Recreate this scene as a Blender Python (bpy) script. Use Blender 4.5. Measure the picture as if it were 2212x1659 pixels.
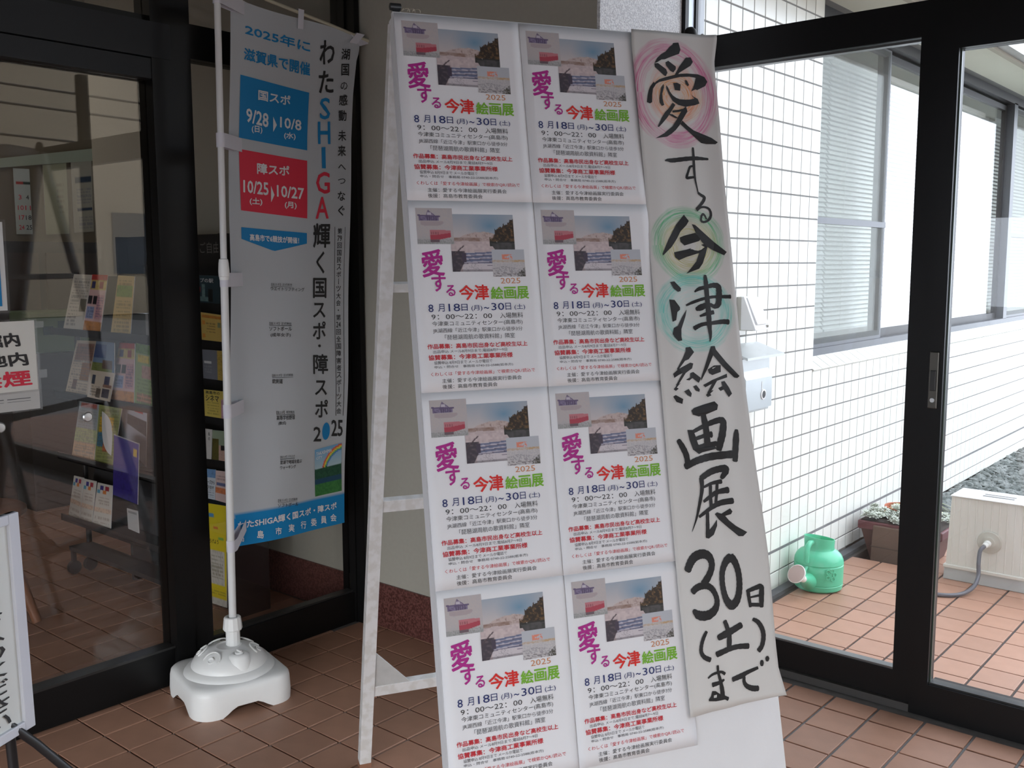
import bpy, bmesh, math, random
import numpy as np
from mathutils import Vector, Matrix, geometry
from math import sin, cos, pi, radians, atan2, hypot, exp
for o in list(bpy.data.objects): bpy.data.objects.remove(o)
S = bpy.context.scene; COL = S.collection
random.seed(7)
# ---------------------------------------------------------------- camera, sky, exposure
YAW, PITCH, ROLL, CAMZ, FPX = radians(40.265), radians(-6.928), radians(0.137), 1.477, 2141.26
cd = bpy.data.cameras.new('camera'); cam = bpy.data.objects.new('camera', cd); COL.objects.link(cam)
cd.sensor_width = 36; cd.lens = 36*FPX/2212; cd.clip_start = .05; cd.clip_end = 300
RM = Matrix.Rotation(YAW, 3, 'Z') @ Matrix.Rotation(pi/2+PITCH, 3, 'X') @ Matrix.Rotation(-ROLL, 3, 'Z')
cam.matrix_world = Matrix.Translation((0, 0, CAMZ)) @ RM.to_4x4()
S.camera = cam
S.view_settings.view_transform = 'Standard'; S.view_settings.look = 'None'
S.view_settings.gamma = 1; S.view_settings.use_curve_mapping = False
S.view_settings.exposure = 1.65
W = bpy.data.worlds.new('overcast_sky'); S.world = W; W.use_nodes = True
bg = W.node_tree.nodes['Background']; bg.inputs[0].default_value = (0.86, 0.94, 1.06, 1); bg.inputs[1].default_value = 1.5
S.cycles.max_bounces = 8; S.cycles.transparent_max_bounces = 16; S.cycles.use_denoising = True
S.cycles.sample_clamp_indirect = 6
sl = bpy.data.lights.new('sun_through_cloud', 'SUN'); sl.energy = 0.85; sl.angle = radians(38); sl.color = (1, .97, .9)
so = bpy.data.objects.new('sun_through_cloud', sl); COL.objects.link(so); so.rotation_euler = Vector((-.62, .78, -.36)).to_track_quat('-Z', 'Y').to_euler()
for k, (x, y) in enumerate([(-5.6, 1.6)]):
    ld = bpy.data.lights.new('hall_fill_light', 'AREA'); ld.energy = 2; ld.size = 1.2; ld.color = (1, .9, .75)  # weak area lamp added to lift the dark hall, no fixture behind it
    lo = bpy.data.objects.new('hall_fill_light', ld); COL.objects.link(lo); lo.location = (x, y, 2.9)
# ---------------------------------------------------------------- helpers
def lin(c):
    return c/12.92 if c <= .04045 else ((c+.055)/1.055)**2.4
def rgb(r, g, b): return (lin(r/255), lin(g/255), lin(b/255), 1)
def proj(P):
    q = RM.transposed() @ (Vector(P)-Vector((0, 0, CAMZ)))
    if q.z > -.05: return None
    return 1106+FPX*q.x/-q.z, 829.5-FPX*q.y/-q.z
class MB:
    def __init__(s): s.v = []; s.f = []; s.c = []
    def add(s, vs, fs, c=None):
        n = len(s.v); s.v += [tuple(v) for v in vs]; s.f += [tuple(i+n for i in f) for f in fs]; s.c += [c]*len(fs); return s
    def obox(s, o, a, b, c, col=None):
        o, a, b, c = map(Vector, (o, a, b, c)); vs = [o+a*i+b*j+c*k for k in (0, 1) for j in (0, 1) for i in (0, 1)]
        fs = [(0, 2, 3, 1), (4, 5, 7, 6), (0, 1, 5, 4), (2, 6, 7, 3), (0, 4, 6, 2), (1, 3, 7, 5)]
        if a.cross(b).dot(c) < 0: fs = [f[::-1] for f in fs]
        return s.add(vs, fs, col)
    def box(s, x0, x1, y0, y1, z0, z1, col=None): return s.obox((x0, y0, z0), (x1-x0, 0, 0), (0, y1-y0, 0), (0, 0, z1-z0), col)
    def tube(s, path, r, n=12, cap=True, ell=None):
        path = [Vector(p) for p in path]; rs = r if isinstance(r, (list, tuple)) else [r]*len(path); vs = []; fs = []
        up = Vector((0, 0, 1)); t0 = (path[1]-path[0]).normalized()
        x = t0.cross(up if abs(t0.dot(up)) < .95 else Vector((0, 1, 0))).normalized()
        for i, p in enumerate(path):
            t = (path[min(i+1, len(path)-1)]-path[max(i-1, 0)]).normalized()
            x = (x-t*x.dot(t)).normalized(); y = t.cross(x)
            for k in range(n):
                a = 2*pi*k/n; vs.append(p+x*cos(a)*rs[i]+y*sin(a)*rs[i])
        for i in range(len(path)-1):
            for k in range(n): fs.append((i*n+k, i*n+(k+1) % n, (i+1)*n+(k+1) % n, (i+1)*n+k))
        if cap: fs += [tuple(range(n))[::-1], tuple(range(len(vs)-n, len(vs)))]
        return s.add(vs, fs)
    def lathe(s, c, prof, n=32, ax=None, sx=1, sy=1, cap=True):
        c = Vector(c); M = Vector(ax).normalized().to_track_quat('Z', 'Y').to_matrix() if ax else Matrix.Identity(3); vs = []; fs = []
        for r, z in prof:
            for k in range(n): a = 2*pi*k/n; vs.append(c+M @ Vector((r*cos(a)*sx, r*sin(a)*sy, z)))
        for i in range(len(prof)-1):
            for k in range(n): fs.append((i*n+k, i*n+(k+1) % n, (i+1)*n+(k+1) % n, (i+1)*n+k))
        if cap: fs += [tuple(range(n))[::-1], tuple(range(len(vs)-n, len(vs)))]
        return s.add(vs, fs)
    def prism(s, poly, ext):
        ext = Vector(ext); p = [Vector(q) for q in poly]; n = len(p)
        tri = geometry.tessellate_polygon([p])
        nrm = sum(((p[t[1]]-p[t[0]]).cross(p[t[2]]-p[t[0]]) for t in tri), Vector())
        fl = nrm.dot(ext) > 0
        fs = [tuple(t)[::-1] if fl else tuple(t) for t in tri]+[tuple(i+n for i in (t if fl else t[::-1])) for t in tri]
        for i in range(n):
            j = (i+1) % n; fs.append((i, j, j+n, i+n))
        s.add(p+[q+ext for q in p], fs); return s
    def mesh(s, name, mat, smooth=False, bevel=0, weld=False):
        me = bpy.data.meshes.new(name); me.from_pydata(s.v, [], s.f)
        if any(c is not None for c in s.c):
            at = me.color_attributes.new('col', 'FLOAT_COLOR', 'CORNER'); out = []
            
            for f, c in zip(s.f, s.c):
                if isinstance(c, list):
                    for q in c: out += list(q)
                else: out += list(c or (1, 1, 1, 1))*len(f)
            at.data.foreach_set('color', out)
        if bevel or weld:
            bm = bmesh.new(); bm.from_mesh(me)
            bmesh.ops.recalc_face_normals(bm, faces=bm.faces)
            if bevel:
                es = [e for e in bm.edges if len(e.link_faces) == 2 and e.calc_face_angle(0) > radians(35)]
                bmesh.ops.bevel(bm, geom=es, offset=bevel, segments=2, affect='EDGES', profile=.5, clamp_overlap=True)
            bm.to_mesh(me); bm.free()
        if smooth:
            me.polygons.foreach_set('use_smooth', [True]*len(me.polygons))
            try: me.set_sharp_from_angle(angle=radians(40))
            except Exception: pass
        if mat: me.materials.append(mat)
        return me
    def build(s, name, mat, parent=None, smooth=False, bevel=0):
        return put(name, s.mesh(name, mat, smooth, bevel), parent)
def put(name, me, parent=None):
    o = bpy.data.objects.new(name, me); COL.objects.link(o)
    if parent: attach(o, parent)
    return o
def wloc(p):
    v = Vector(p.location)
    return v+wloc(p.parent) if False else v
def attach(o, p):
    o.parent = p
    off = Vector((0, 0, 0)); q = p
    while q is not None:
        off += Vector(q.location) if q.parent is None else Vector((0, 0, 0)); q = q.parent
    # parents that are meshes in world coordinates sit at the origin; only root empties are moved
    if p.parent is None: o.matrix_parent_inverse = Matrix.Translation(-Vector(p.location))
def tag(o, label, cat, group=None, kind=None):
    if label: o['label'] = label
    if cat: o['category'] = cat
    if group: o['group'] = group
    if kind: o['kind'] = kind
    return o
def thing(name, label, cat, loc=(0, 0, 0), group=None):
    o = bpy.data.objects.new(name, None); COL.objects.link(o); o.location = loc; o.empty_display_size = .05
    return tag(o, label, cat, group)
def struct(o): o['kind'] = 'structure'; return o
def copy_tree(root, delta, label=None, keep=None):
    r = root.copy(); COL.objects.link(r); r.location = Vector(root.location)+Vector(delta)
    if label: r['label'] = label
    for ch in list(root.children):
        c = ch.copy(); COL.objects.link(c); c.parent = r; c.matrix_parent_inverse = ch.matrix_parent_inverse.copy()
        for g in list(ch.children):
            d = g.copy(); COL.objects.link(d); d.parent = c; d.matrix_parent_inverse = g.matrix_parent_inverse.copy()
    return r
# ---------------------------------------------------------------- materials
MATS = {}
def mat(name, col=(.8, .8, .8, 1), rough=.5, metal=0, noise=0, nscale=20, bump=0, bscale=80, rnd=0, spec=.5, attr=False, col2=None, detail=4, bdist=.002):
    if name in MATS: return MATS[name]
    m = bpy.data.materials.new(name); m.use_nodes = True; nt = m.node_tree; N = nt.nodes; L = nt.links
    b = N['Principled BSDF']; b.inputs['Roughness'].default_value = rough; b.inputs['Metallic'].default_value = metal
    b.inputs['Base Color'].default_value = col; b.inputs['Specular IOR Level'].default_value = spec
    tc = N.new('ShaderNodeTexCoord'); src = None
    if attr:
        a = N.new('ShaderNodeAttribute'); a.attribute_name = 'col'; src = a.outputs['Color']
    if noise or col2:
        n = N.new('ShaderNodeTexNoise'); n.inputs['Scale'].default_value = nscale; n.inputs['Detail'].default_value = detail
        L.new(tc.outputs['Object'], n.inputs['Vector'])
        mx = N.new('ShaderNodeMix'); mx.data_type = 'RGBA'; L.new(n.outputs['Fac'], mx.inputs[0])
        if col2:
            cr = N.new('ShaderNodeValToRGB'); cr.color_ramp.elements[0].position = .42; cr.color_ramp.elements[1].position = .58
            L.new(n.outputs['Fac'], cr.inputs[0]); L.new(cr.outputs[0], mx.inputs[0])
            mx.inputs[6].default_value = col; mx.inputs[7].default_value = col2; src2 = mx.outputs[2]
        else:
            mx.inputs[6].default_value = tuple(c*(1-noise) for c in col[:3])+(1,); mx.inputs[7].default_value = tuple(min(1, c*(1+noise)) for c in col[:3])+(1,)
            src2 = mx.outputs[2]
        if src is not None:
            m2 = N.new('ShaderNodeMix'); m2.data_type = 'RGBA'; m2.blend_type = 'MULTIPLY'; m2.inputs[0].default_value = 1
            L.new(src, m2.inputs[6]); L.new(src2, m2.inputs[7]); src = m2.outputs[2]
        else: src = src2
    if rnd:
        oi = N.new('ShaderNodeObjectInfo'); mr = N.new('ShaderNodeMapRange'); mr.inputs['To Min'].default_value = 1-rnd; mr.inputs['To Max'].default_value = 1+rnd
        L.new(oi.outputs['Random'], mr.inputs['Value'])
        hv = N.new('ShaderNodeHueSaturation'); L.new(mr.outputs[0], hv.inputs['Value'])
        if src is not None: L.new(src, hv.inputs['Color'])
        else: hv.inputs['Color'].default_value = col
        src = hv.outputs[0]
    if src is not None: L.new(src, b.inputs['Base Color'])
    if bump:
        n = N.new('ShaderNodeTexNoise'); n.inputs['Scale'].default_value = bscale; n.inputs['Detail'].default_value = 3
        L.new(tc.outputs['Object'], n.inputs['Vector']); bp = N.new('ShaderNodeBump'); bp.inputs['Strength'].default_value = bump; bp.inputs['Distance'].default_value = bdist
        L.new(n.outputs['Fac'], bp.inputs['Height']); L.new(bp.outputs[0], b.inputs['Normal'])
    MATS[name] = m; return m
def glass(name, tint=(1, 1, 1, 1), ior=1.5, dirt=0):
    m = bpy.data.materials.new(name); m.use_nodes = True; nt = m.node_tree; N = nt.nodes; L = nt.links; N.clear()
    out = N.new('ShaderNodeOutputMaterial'); tr = N.new('ShaderNodeBsdfTransparent'); tr.inputs[0].default_value = tint
    gl = N.new('ShaderNodeBsdfGlossy'); gl.inputs['Roughness'].default_value = 0.004; fr = N.new('ShaderNodeFresnel'); fr.inputs[0].default_value = ior; gm_ = N.new('ShaderNodeNewGeometry'); ma = N.new('ShaderNodeMath'); ma.operation = 'MULTIPLY_ADD'; L.new(gm_.outputs['Backfacing'], ma.inputs[0]); ma.inputs[1].default_value = 1/ior-ior; ma.inputs[2].default_value = ior; L.new(ma.outputs[0], fr.inputs[0])
    mx = N.new('ShaderNodeMixShader'); L.new(fr.outputs[0], mx.inputs[0]); L.new(tr.outputs[0], mx.inputs[1]); L.new(gl.outputs[0], mx.inputs[2]); res = mx
    if dirt:
        df = N.new('ShaderNodeBsdfDiffuse'); df.inputs[0].default_value = (.8, .8, .78, 1); m2 = N.new('ShaderNodeMixShader'); m2.inputs[0].default_value = dirt
        L.new(mx.outputs[0], m2.inputs[1]); L.new(df.outputs[0], m2.inputs[2]); res = m2
    L.new(res.outputs[0], out.inputs[0]); return m
white_paint = mat('white_paint', (.66, .67, .69, 1), .6, noise=.05, nscale=9, bump=.15, bscale=60)
paper = mat('paper', (.70, .71, .74, 1), .55, bump=.05, bscale=25, bdist=.004)
black_frame = mat('black_frame', (.005, .005, .0052, 1), .38, noise=.2, nscale=3, spec=.25)
blue_frame = mat('dark_blue_frame', (.010, .012, .015, 1), .5, spec=.35)
tile_red = mat('terracotta_tile', (.36, .195, .13, 1), .5, noise=.14, nscale=14, rnd=.10, bump=.3, bscale=260, bdist=.0008)
grout = mat('grout', (.17, .165, .16, 1), .9, noise=.25, nscale=30)
tile_white = mat('white_glazed_tile', (.80, .81, .76, 1), .22, rnd=.03, bump=.08, bscale=40)
grout_w = mat('wall_grout', (.20, .20, .19, 1), .9)
beige = mat('beige_wall_paint', (.38, .36, .305, 1), .9, noise=.05, nscale=60, bump=.25, bscale=220, bdist=.001)
stucco = mat('rough_stucco', (.84, .85, .86, 1), .95, col2=(.60, .61, .63, 1), nscale=190, detail=2, bump=1.0, bscale=150, bdist=.004)
pane = glass('window_glass'); pane_out = glass('outer_glass', dirt=.006)
white_plastic = mat('white_plastic', (.82, .83, .82, 1), .35, noise=.04, nscale=12)
pole_white = mat('pole_white', (.70, .71, .71, 1), .35)
steel = mat('stainless_steel', (.62, .64, .65, 1), .35, metal=.9)
def ink(name, c, rough=.6): return mat('ink_'+name, c, rough)
INK = {'k': ink('black', (.02, .02, .022, 1)), 'd': ink('grey', (.06, .06, .07, 1)), 'p': ink('magenta', rgb(165, 30, 130)), 'r': ink('red', rgb(205, 35, 30)), 'c': ink('crimson', rgb(190, 30, 45)),
       'g': ink('green', rgb(110, 170, 35)), 'o': ink('ochre', rgb(190, 125, 80)), 'n': ink('navy', rgb(25, 40, 100)), 'b': ink('blue', rgb(0, 125, 185)), 'w': ink('white', (.72, .73, .75, 1)), 'R': ink('bright_red', rgb(215, 45, 70))}
# ---------------------------------------------------------------- text as flat mesh outlines
TC = {}
def glyphs(t, bold=0, res=2):
    k = (t, bold)
    if k in TC: return TC[k]
    c = bpy.data.curves.new('t', 'FONT'); c.body = t; c.resolution_u = res; c.offset = bold; c.fill_mode = 'FRONT'
    o = bpy.data.objects.new('t', c); COL.objects.link(o)
    dg = bpy.context.evaluated_depsgraph_get(); me = bpy.data.meshes.new_from_object(o.evaluated_get(dg))
    vs = [(v.co.x, v.co.y) for v in me.vertices]; fs = [tuple(p.vertices) for p in me.polygons]
    if fs:
        a = vs[fs[0][0]]; b = vs[fs[0][1]]; d = vs[fs[0][2]]
        if (b[0]-a[0])*(d[1]-a[1])-(b[1]-a[1])*(d[0]-a[0]) < 0: fs = [f[::-1] for f in fs]
    bpy.data.objects.remove(o); bpy.data.curves.remove(c); bpy.data.meshes.remove(me)
    x0 = min(v[0] for v in vs); x1 = max(v[0] for v in vs); y0 = min(v[1] for v in vs); y1 = max(v[1] for v in vs)
    TC[k] = ([((x-x0)/(x1-x0), (y1-y)/(y1-y0)) for x, y in vs], fs); return TC[k]
def text_quad(mb, t, q, fn, bold=0):
    """t fills the quad q (TL, TR, BR, BL) of the 2-D print area; fn maps the print area to 3-D"""
    vs, fs = glyphs(t, 0); hq = hypot(q[3][0]-q[0][0], q[3][1]-q[0][1]); wq = hypot(q[1][0]-q[0][0], q[1][1]-q[0][1]); hh = min(hq, wq)
    sx, sy = bold*hh/wq, bold*hh/hq
    A, B, D = Vector(fn(*q[0])), Vector(fn(*q[1])), Vector(fn(*q[3])); nn = (D-A).cross(B-A).normalized()
    cps = [(0, 0)]
    if bold: cps += [(cos(k*pi/4), sin(k*pi/4)) for k in range(8)]
    for ci, (dx, dy) in enumerate(cps):
        P = []
        for x, y in vs:
            x = x*(1-2*sx)+sx+dx*sx; y = y*(1-2*sy)+sy+dy*sy
            a = ((q[0][0]*(1-x)+q[1][0]*x)*(1-y)+(q[3][0]*(1-x)+q[2][0]*x)*y); b = ((q[0][1]*(1-x)+q[1][1]*x)*(1-y)+(q[3][1]*(1-x)+q[2][1]*x)*y)
            P.append(Vector(fn(a, b))+nn*(ci*2.5e-5))
        mb.add(P, fs)
def sheet(nx, ny, fn, paint=None, thick=None, nrm=None):
    """printed sheet: grid of nx by ny cells over the unit square; paint(u, v) -> rgba per cell"""
    mb = MB(); vs = [Vector(fn(i/nx, j/ny)) for j in range(ny+1) for i in range(nx+1)]
    fs = []; cs = []
    pc = [[paint(min(.9999, max(0, i/nx)), min(.9999, j/ny)) for i in range(nx+1)] for j in range(ny+1)] if paint else None
    for j in range(ny):
        for i in range(nx):
            a = j*(nx+1)+i; fs.append((a, a+nx+1, a+nx+2, a+1)); cs.append([pc[j][i], pc[j+1][i], pc[j+1][i+1], pc[j][i+1]] if paint else None)
    mb.v = [tuple(v) for v in vs]; mb.f = fs; mb.c = cs
    if thick:
        e = Vector(nrm)*-thick; n = len(vs); back = [v+e for v in vs]
        c = [0, nx, (nx+1)*(ny+1)-1, (nx+1)*ny]; w = (.7, .7, .7, 1) if paint else None
        mb.add([vs[k] for k in c]+[back[k] for k in c], [(4, 5, 6, 7), (0, 1, 5, 4), (1, 2, 6, 5), (2, 3, 7, 6), (3, 0, 4, 7)], w)
    return mb
printed = mat('printed_paper', rough=.5, attr=True)
printed_cloth = mat('printed_cloth', rough=.85, attr=True)
# ================================================================ SETTING
XD, YW, YS, XT = -3.095, 2.65, 3.257, -1.905     # entrance glazing, beige wall, side screen, tiled wall
def inframe(p, m=60):
    q = proj(p); return q is not None and -m < q[0] < 2212+m and -m < q[1] < 1659+m
BOARD_PX = [(850, 28), (1535, 85), (1700, 1659), (968, 1659)]
def behind_board(p):
    q = proj(p)
    if q is None: return False
    x, y = q; xl = 850+(y-28)*.0724; xr = 1535+(y-85)*.105
    return y > 60 and xl+25 < x < xr-25
def tiled(base, spots, mesh, name, limit=300):
    """each tile that shows is a part; the nearest 300 stay single, the others are joined into one part"""
    c = Vector((0, 0, CAMZ)); vis = []; rest = []
    for p in spots: (vis if inframe(p) and not behind_board(p) else rest).append(p)
    vis.sort(key=lambda p: (Vector(p)-c).length)
    rest += vis[limit:]; vis = vis[:limit]
    for p in vis:
        o = put(name, mesh, base); o.location = p
    if rest:
        src = [v.co.copy() for v in mesh.vertices]; fcs = [tuple(f.vertices) for f in mesh.polygons]; vs = []; fs = []
        for p in rest:
            n = len(vs); vs += [(v.x+p[0], v.y+p[1], v.z+p[2]) for v in src]; fs += [tuple(i+n for i in f) for f in fcs]
        me = bpy.data.meshes.new('far_tiles'); me.from_pydata(vs, [], fs); me.materials.append(mesh.materials[0])
        o = put('distant_tiles', me, base); o['kind'] = 'stuff'
def chamfer_tile(w, d, h, ch, mat_, axis='z'):
    mb = MB(); a, b = w/2, d/2
    pts = [(-a, -b, -h), (a, -b, -h), (a, b, -h), (-a, b, -h), (-a, -b, -ch), (a, -b, -ch), (a, b, -ch), (-a, b, -ch), (-a+ch, -b+ch, 0), (a-ch, -b+ch, 0), (a-ch, b-ch, 0), (-a+ch, b-ch, 0)]
    fs = []
    for k in (0, 4):
        for i in range(4): j = (i+1) % 4; fs.append((k+i, k+j, k+4+j, k+4+i))
    fs.append((8, 9, 10, 11))
    if axis == 'x':  # tile on a wall facing +X : local (a, b, h) -> (h, a, b)
        pts = [(z, x, y) for x, y, z in pts]
    mb.add(pts, fs); return mb.mesh('tile', mat_)
# floors ----------------------------------------------------------
fl = struct(MB().box(-3.15, 4.4, -2.5, YS+.05, -.12, -.006).build('floor', grout))
tm = chamfer_tile(.1405, .1442, .006, .0012, tile_red)
sp = []
x = -1.10+.075
for i in range(-13, 37):
    for j in range(-42, 1):
        cx_, cy_ = -1.105+.075+.15*i, 3.085-.075+.15*j
        if -3.06 < cx_-.07 and cx_+.07 < 4.4 and cy_ > -2.4 and cy_ < 3.1: sp.append((cx_, cy_, 0))
for j in range(-35, 1):                       # cut tiles along the entrance frame
    pass
tiled(fl, sp, tm, 'tile')
cut = chamfer_tile(.045, .1455, .006, .0012, tile_red)
for j in range(-20, -3):
    if inframe((-3.07, 3.01+.15*j, 0)): o = put('cut_tile', cut, fl); o.location = (-3.079, 3.01+.15*j, 0)
cut2 = chamfer_tile(.1405, .102, .006, .0012, tile_red)
for i in range(-13, 13):
    x_ = -1.03+.15*i
    if inframe((x_, 3.14, 0)) and not behind_board((x_, 3.14, 0)): o = put('cut_tile', cut2, fl); o.location = (x_, 3.142, 0)
hf = struct(MB().box(-9.0, -3.15, -3, 6.5, -.12, -.006).build('floor_hall', grout))
sp = [(-1.105+.075+.15*i, 3.085-.075+.15*j, 0) for i in range(-50, -14) for j in range(-36, 18)]
tiled(hf, [p for p in sp if p[1] < 2.6 or p[0] < -5.2], tm, 'tile')
cf = struct(MB().box(-1.905, 3.4, YS+.05, 4.82, -.12, -.006).box(-1.56, 3.4, 4.82, 5.28, -.12, -.006).box(-1.905, -1.84, 4.82, 5.28, -.12, -.006).build('floor_courtyard', mat('dark_grout', (.06, .055, .052, 1), .95, noise=.3, nscale=30)))
sp = []
for i in range(-7, 30):
    for j in range(-8, 9):
        cx_, cy_ = -.943+.075+.15*i, 4.237+.075+.15*j
        if cy_-.07 < YS+.06 or cy_+.07 > 5.29 or cx_-.07 < -1.87: continue
        if cx_ < -1.6 and cx_ > -1.86 and cy_ > 4.84: continue
        sp.append((cx_, cy_, 0))
tiled(cf, sp, tm, 'tile')
struct(MB().box(-1.905, -1.862, YS+.05, 5.28, -.01, .012).build('trim_1', mat('mortar_strip', (.10, .105, .11, 1), .9, noise=.35, nscale=25, bump=.5, bscale=60), smooth=False))
# pit with soil where tiles are missing
struct(MB().box(-1.84, -1.56, 4.82, 5.28, -.12, -.05).build('floor_planting_pit', mat('damp_soil', (.035, .028, .024, 1), .95, noise=.5, nscale=40, bump=1, bscale=60, bdist=.01)))
# plaza in front of the porch
plz = mat('grey_pavers', (.30, .29, .28, 1), .8, noise=.1)
def brickify(m, sx, sy, gap, c1, c2, cg):
    nt = m.node_tree; N = nt.nodes; L = nt.links; b = N['Principled BSDF']
    tc = N.new('ShaderNodeTexCoord'); br = N.new('ShaderNodeTexBrick'); br.offset = 0; br.inputs['Scale'].default_value = 1
    br.inputs['Brick Width'].default_value = sx; br.inputs['Row Height'].default_value = sy; br.inputs['Mortar Size'].default_value = gap
    br.inputs['Color1'].default_value = c1; br.inputs['Color2'].default_value = c2; br.inputs['Mortar'].default_value = cg
    L.new(tc.outputs['Object'], br.inputs['Vector']); L.new(br.outputs['Color'], b.inputs['Base Color'])
brickify(plz, .3, .3, .008, (.24, .235, .23, 1), (.21, .205, .20, 1), (.06, .06, .06, 1))
struct(MB().box(4.4, 26, -30, YS+.05, -.2, -.02).box(-30, 4.4, -30, -2.5, -.2, -.02).box(3.4, 26, YS+.05, 14, -.2, -.02).build('ground', plz))
# gravel bed --------------------------------------------------------
def rocks(n, region, s0, s1, seed, zf):
    rnd = random.Random(seed); vs = []; fs = []
    base = [(1, 0, 0), (-1, 0, 0), (0, 1, 0), (0, -1, 0), (0, 0, 1), (0, 0, -1)]; t = [(0, 2, 4), (2, 1, 4), (1, 3, 4), (3, 0, 4), (2, 0, 5), (1, 2, 5), (3, 1, 5), (0, 3, 5)]
    mids = {}
    V = [Vector(b) for b in base]; F = []
    for f in t:
        m = []
        for a, b in ((0, 1), (1, 2), (2, 0)):
            k = tuple(sorted((f[a], f[b])))
            if k not in mids: mids[k] = len(V); V.append((V[f[a]]+V[f[b]]).normalized())
            m.append(mids[k])
        F += [(f[0], m[0], m[2]), (m[0], f[1], m[1]), (m[2], m[1], f[2]), (m[0], m[1], m[2])]
    for _ in range(n):
        x, y = region(rnd); s = rnd.uniform(s0, s1); R = Matrix.Rotation(rnd.uniform(0, 6.3), 3, 'Z') @ Matrix.Rotation(rnd.uniform(-.5, .5), 3, 'X')
        sc = (s, s*rnd.uniform(.6, .9), s*rnd.uniform(.4, .7)); n0 = len(vs); z = zf(x, y)+rnd.uniform(-.4, .6)*s
        for v in V:
            q = R @ Vector((v.x*sc[0], v.y*sc[1], v.z*sc[2])); q = q*rnd.uniform(.8, 1.15); vs.append((q.x+x, q.y+y, q.z+z))
        fs += [tuple(i+n0 for i in f) for f in F]
    return vs, fs
gm = mat('gravel_stone', (.085, .098, .092, 1), .9, col2=(.19, .205, .195, 1), nscale=14)
struct(MB().box(-1.905, 26, 5.28, 16, -.2, -.03).build('ground_gravel_bed', mat('gravel_base', (.05, .055, .052, 1), .95, bump=1, bscale=50, bdist=.01)))
def greg(r):
    while True:
        x, y = r.uniform(-1.89, .4), r.uniform(5.3, 10)
        if r.random() < (5.9/y)**1.2 and (inframe((x, y, 0), 90)): return x, y
vs, fs = rocks(6500, greg, .014, .030, 3, lambda x, y: -.008+.02*min(1, (y-5.3)*1.2))
me = bpy.data.meshes.new('gravel'); me.from_pydata(vs, [], fs); me.materials.append(gm)
g = put('gravel', me); tag(g, 'loose grey-green crushed gravel filling the bed along the tiled wall', 'gravel', kind='stuff')
kb = struct(MB().box(-1.56, 3.4, 5.28, 5.34, -.1, -.001).build('trim_2', mat('kerb_concrete', (.22, .22, .2, 1), .9, noise=.3, bump=.6)))
# tiled outside wall -------------------------------------------------
PY, PZ, Y0T, Z0T = .0965, .0988, 4.421, .982
wr = MB(); g_ = XT-.0014
wr.box(-2.20, g_, YS-.06, 13, -.2, Z0T-.02)
wr.box(-2.20, g_, YS-.06, Y0T, Z0T-.02, 3.2)
wr.box(-2.20, g_, Y0T, 13, 2.665, 3.2)
wr = struct(wr.build('wall_right', grout_w))
wt = chamfer_tile(.0905, .0922, .009, .0012, tile_white, 'x')
sp = []
for k in range(-12, 90):
    for r in range(1, 12):
        yc, zc = Y0T+PY*(k+.5), Z0T-PZ*(r-.5)
        if yc < YS+.01: continue
        zc_ = zc-.003 if r >= 9 else zc
        if zc_ < -.02: zc_ = -.02
        sp.append((XT, yc, zc_))
for k in range(-12, 0):
    for r in range(0, 18):
        yc, zc = Y0T+PY*(k+.5), Z0T+PZ*(r+.5)
        if yc < YS+.01: continue
        sp.append((XT, yc, zc))
tiled(wr, sp, wt, 'tile')
mb = MB().box(XT-.003, XT+.0006, YS, 13, .183, .191)
o = mb.build('movement_joint', mat('joint_sealant', (.16, .16, .165, 1), .7), wr)
# corner tiles on the window reveal and sloping sill tiles
st = MB().obox((XT-.075, -.0455, .05), (.078, 0, -.052), (0, .091, 0), (.005, 0, .007)).mesh('sill_tile', tile_white)
for k in range(0, 50):
    o = put('sill_tile', st, wr); o.location = (0, Y0T+PY*(k+.5), Z0T-.008)
rt = MB().box(XT-.075, XT, Y0T-.008, Y0T, -.046, .046).mesh('reveal_tile', tile_white)
for r in range(0, 17):
    o = put('reveal_tile', rt, wr); o.location = (0, .0, Z0T+PZ*(r+.5))
# windows -------------------------------------------------------------
alu = mat('grey_bronze_aluminium', (.075, .08, .09, 1), .4, metal=.3, noise=.08, nscale=6)
alu2 = mat('dark_bronze_aluminium', (.03, .029, .03, 1), .45, metal=.3)
screen_mesh = glass('insect_screen', (.80, .81, .80, 1), 1.02, dirt=.07)
slat_m = mat('blind_slat', (.86, .90, .86, 1), .5)
def window(name, y0, y1, screen_y, nslat=60, inside=.14):
    w = struct(MB().box(-2.06, -1.972, y0, y1, Z0T+.015, Z0T+.082).build(name, alu))   # outer sill member
    MB().box(-2.06, -1.972, y0, y1, 2.612, 2.672).build('head_frame', alu2, w)
    for y in (y0, y1-.045): MB().box(-2.06, -1.972, y, y+.045, Z0T+.08, 2.62).build('jamb', alu, w)
    ym = screen_y
    # front sash with insect screen, rear sash with glass
    sx = -1.986
    for a, b, xx, mt in ((y0+.045, ym, sx, alu), (ym-.03, y1-.045, sx-.035, alu2)):
        f = MB()
        f.box(xx-.028, xx, a, a+.05, Z0T+.08, 2.60).box(xx-.028, xx, b-.045, b, Z0T+.08, 2.60)
        f.box(xx-.028, xx, a+.05, b-.045, Z0T+.08, Z0T+.125).box(xx-.028, xx, a+.05, b-.045, 2.565, 2.60)
        f = f.build('sash', mt, w)
        MB().box(xx-.016, xx-.011, a+.05, b-.045, Z0T+.125, 2.565).build('pane', pane_out, f)
    MB().box(sx-.006, sx+.004, y0+.045, ym, 1.665, 1.695).build('screen_midrail', alu, w)
    MB().box(sx+.0, sx+.001, y0+.07, ym-.02, Z0T+.10, 2.59).build('insect_screen', screen_mesh, w)
    return w
w1 = window('window_1', 4.421, 8.0, 5.50)
w2 = window('window_2', 8.0, 12.9, 9.6)
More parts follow.
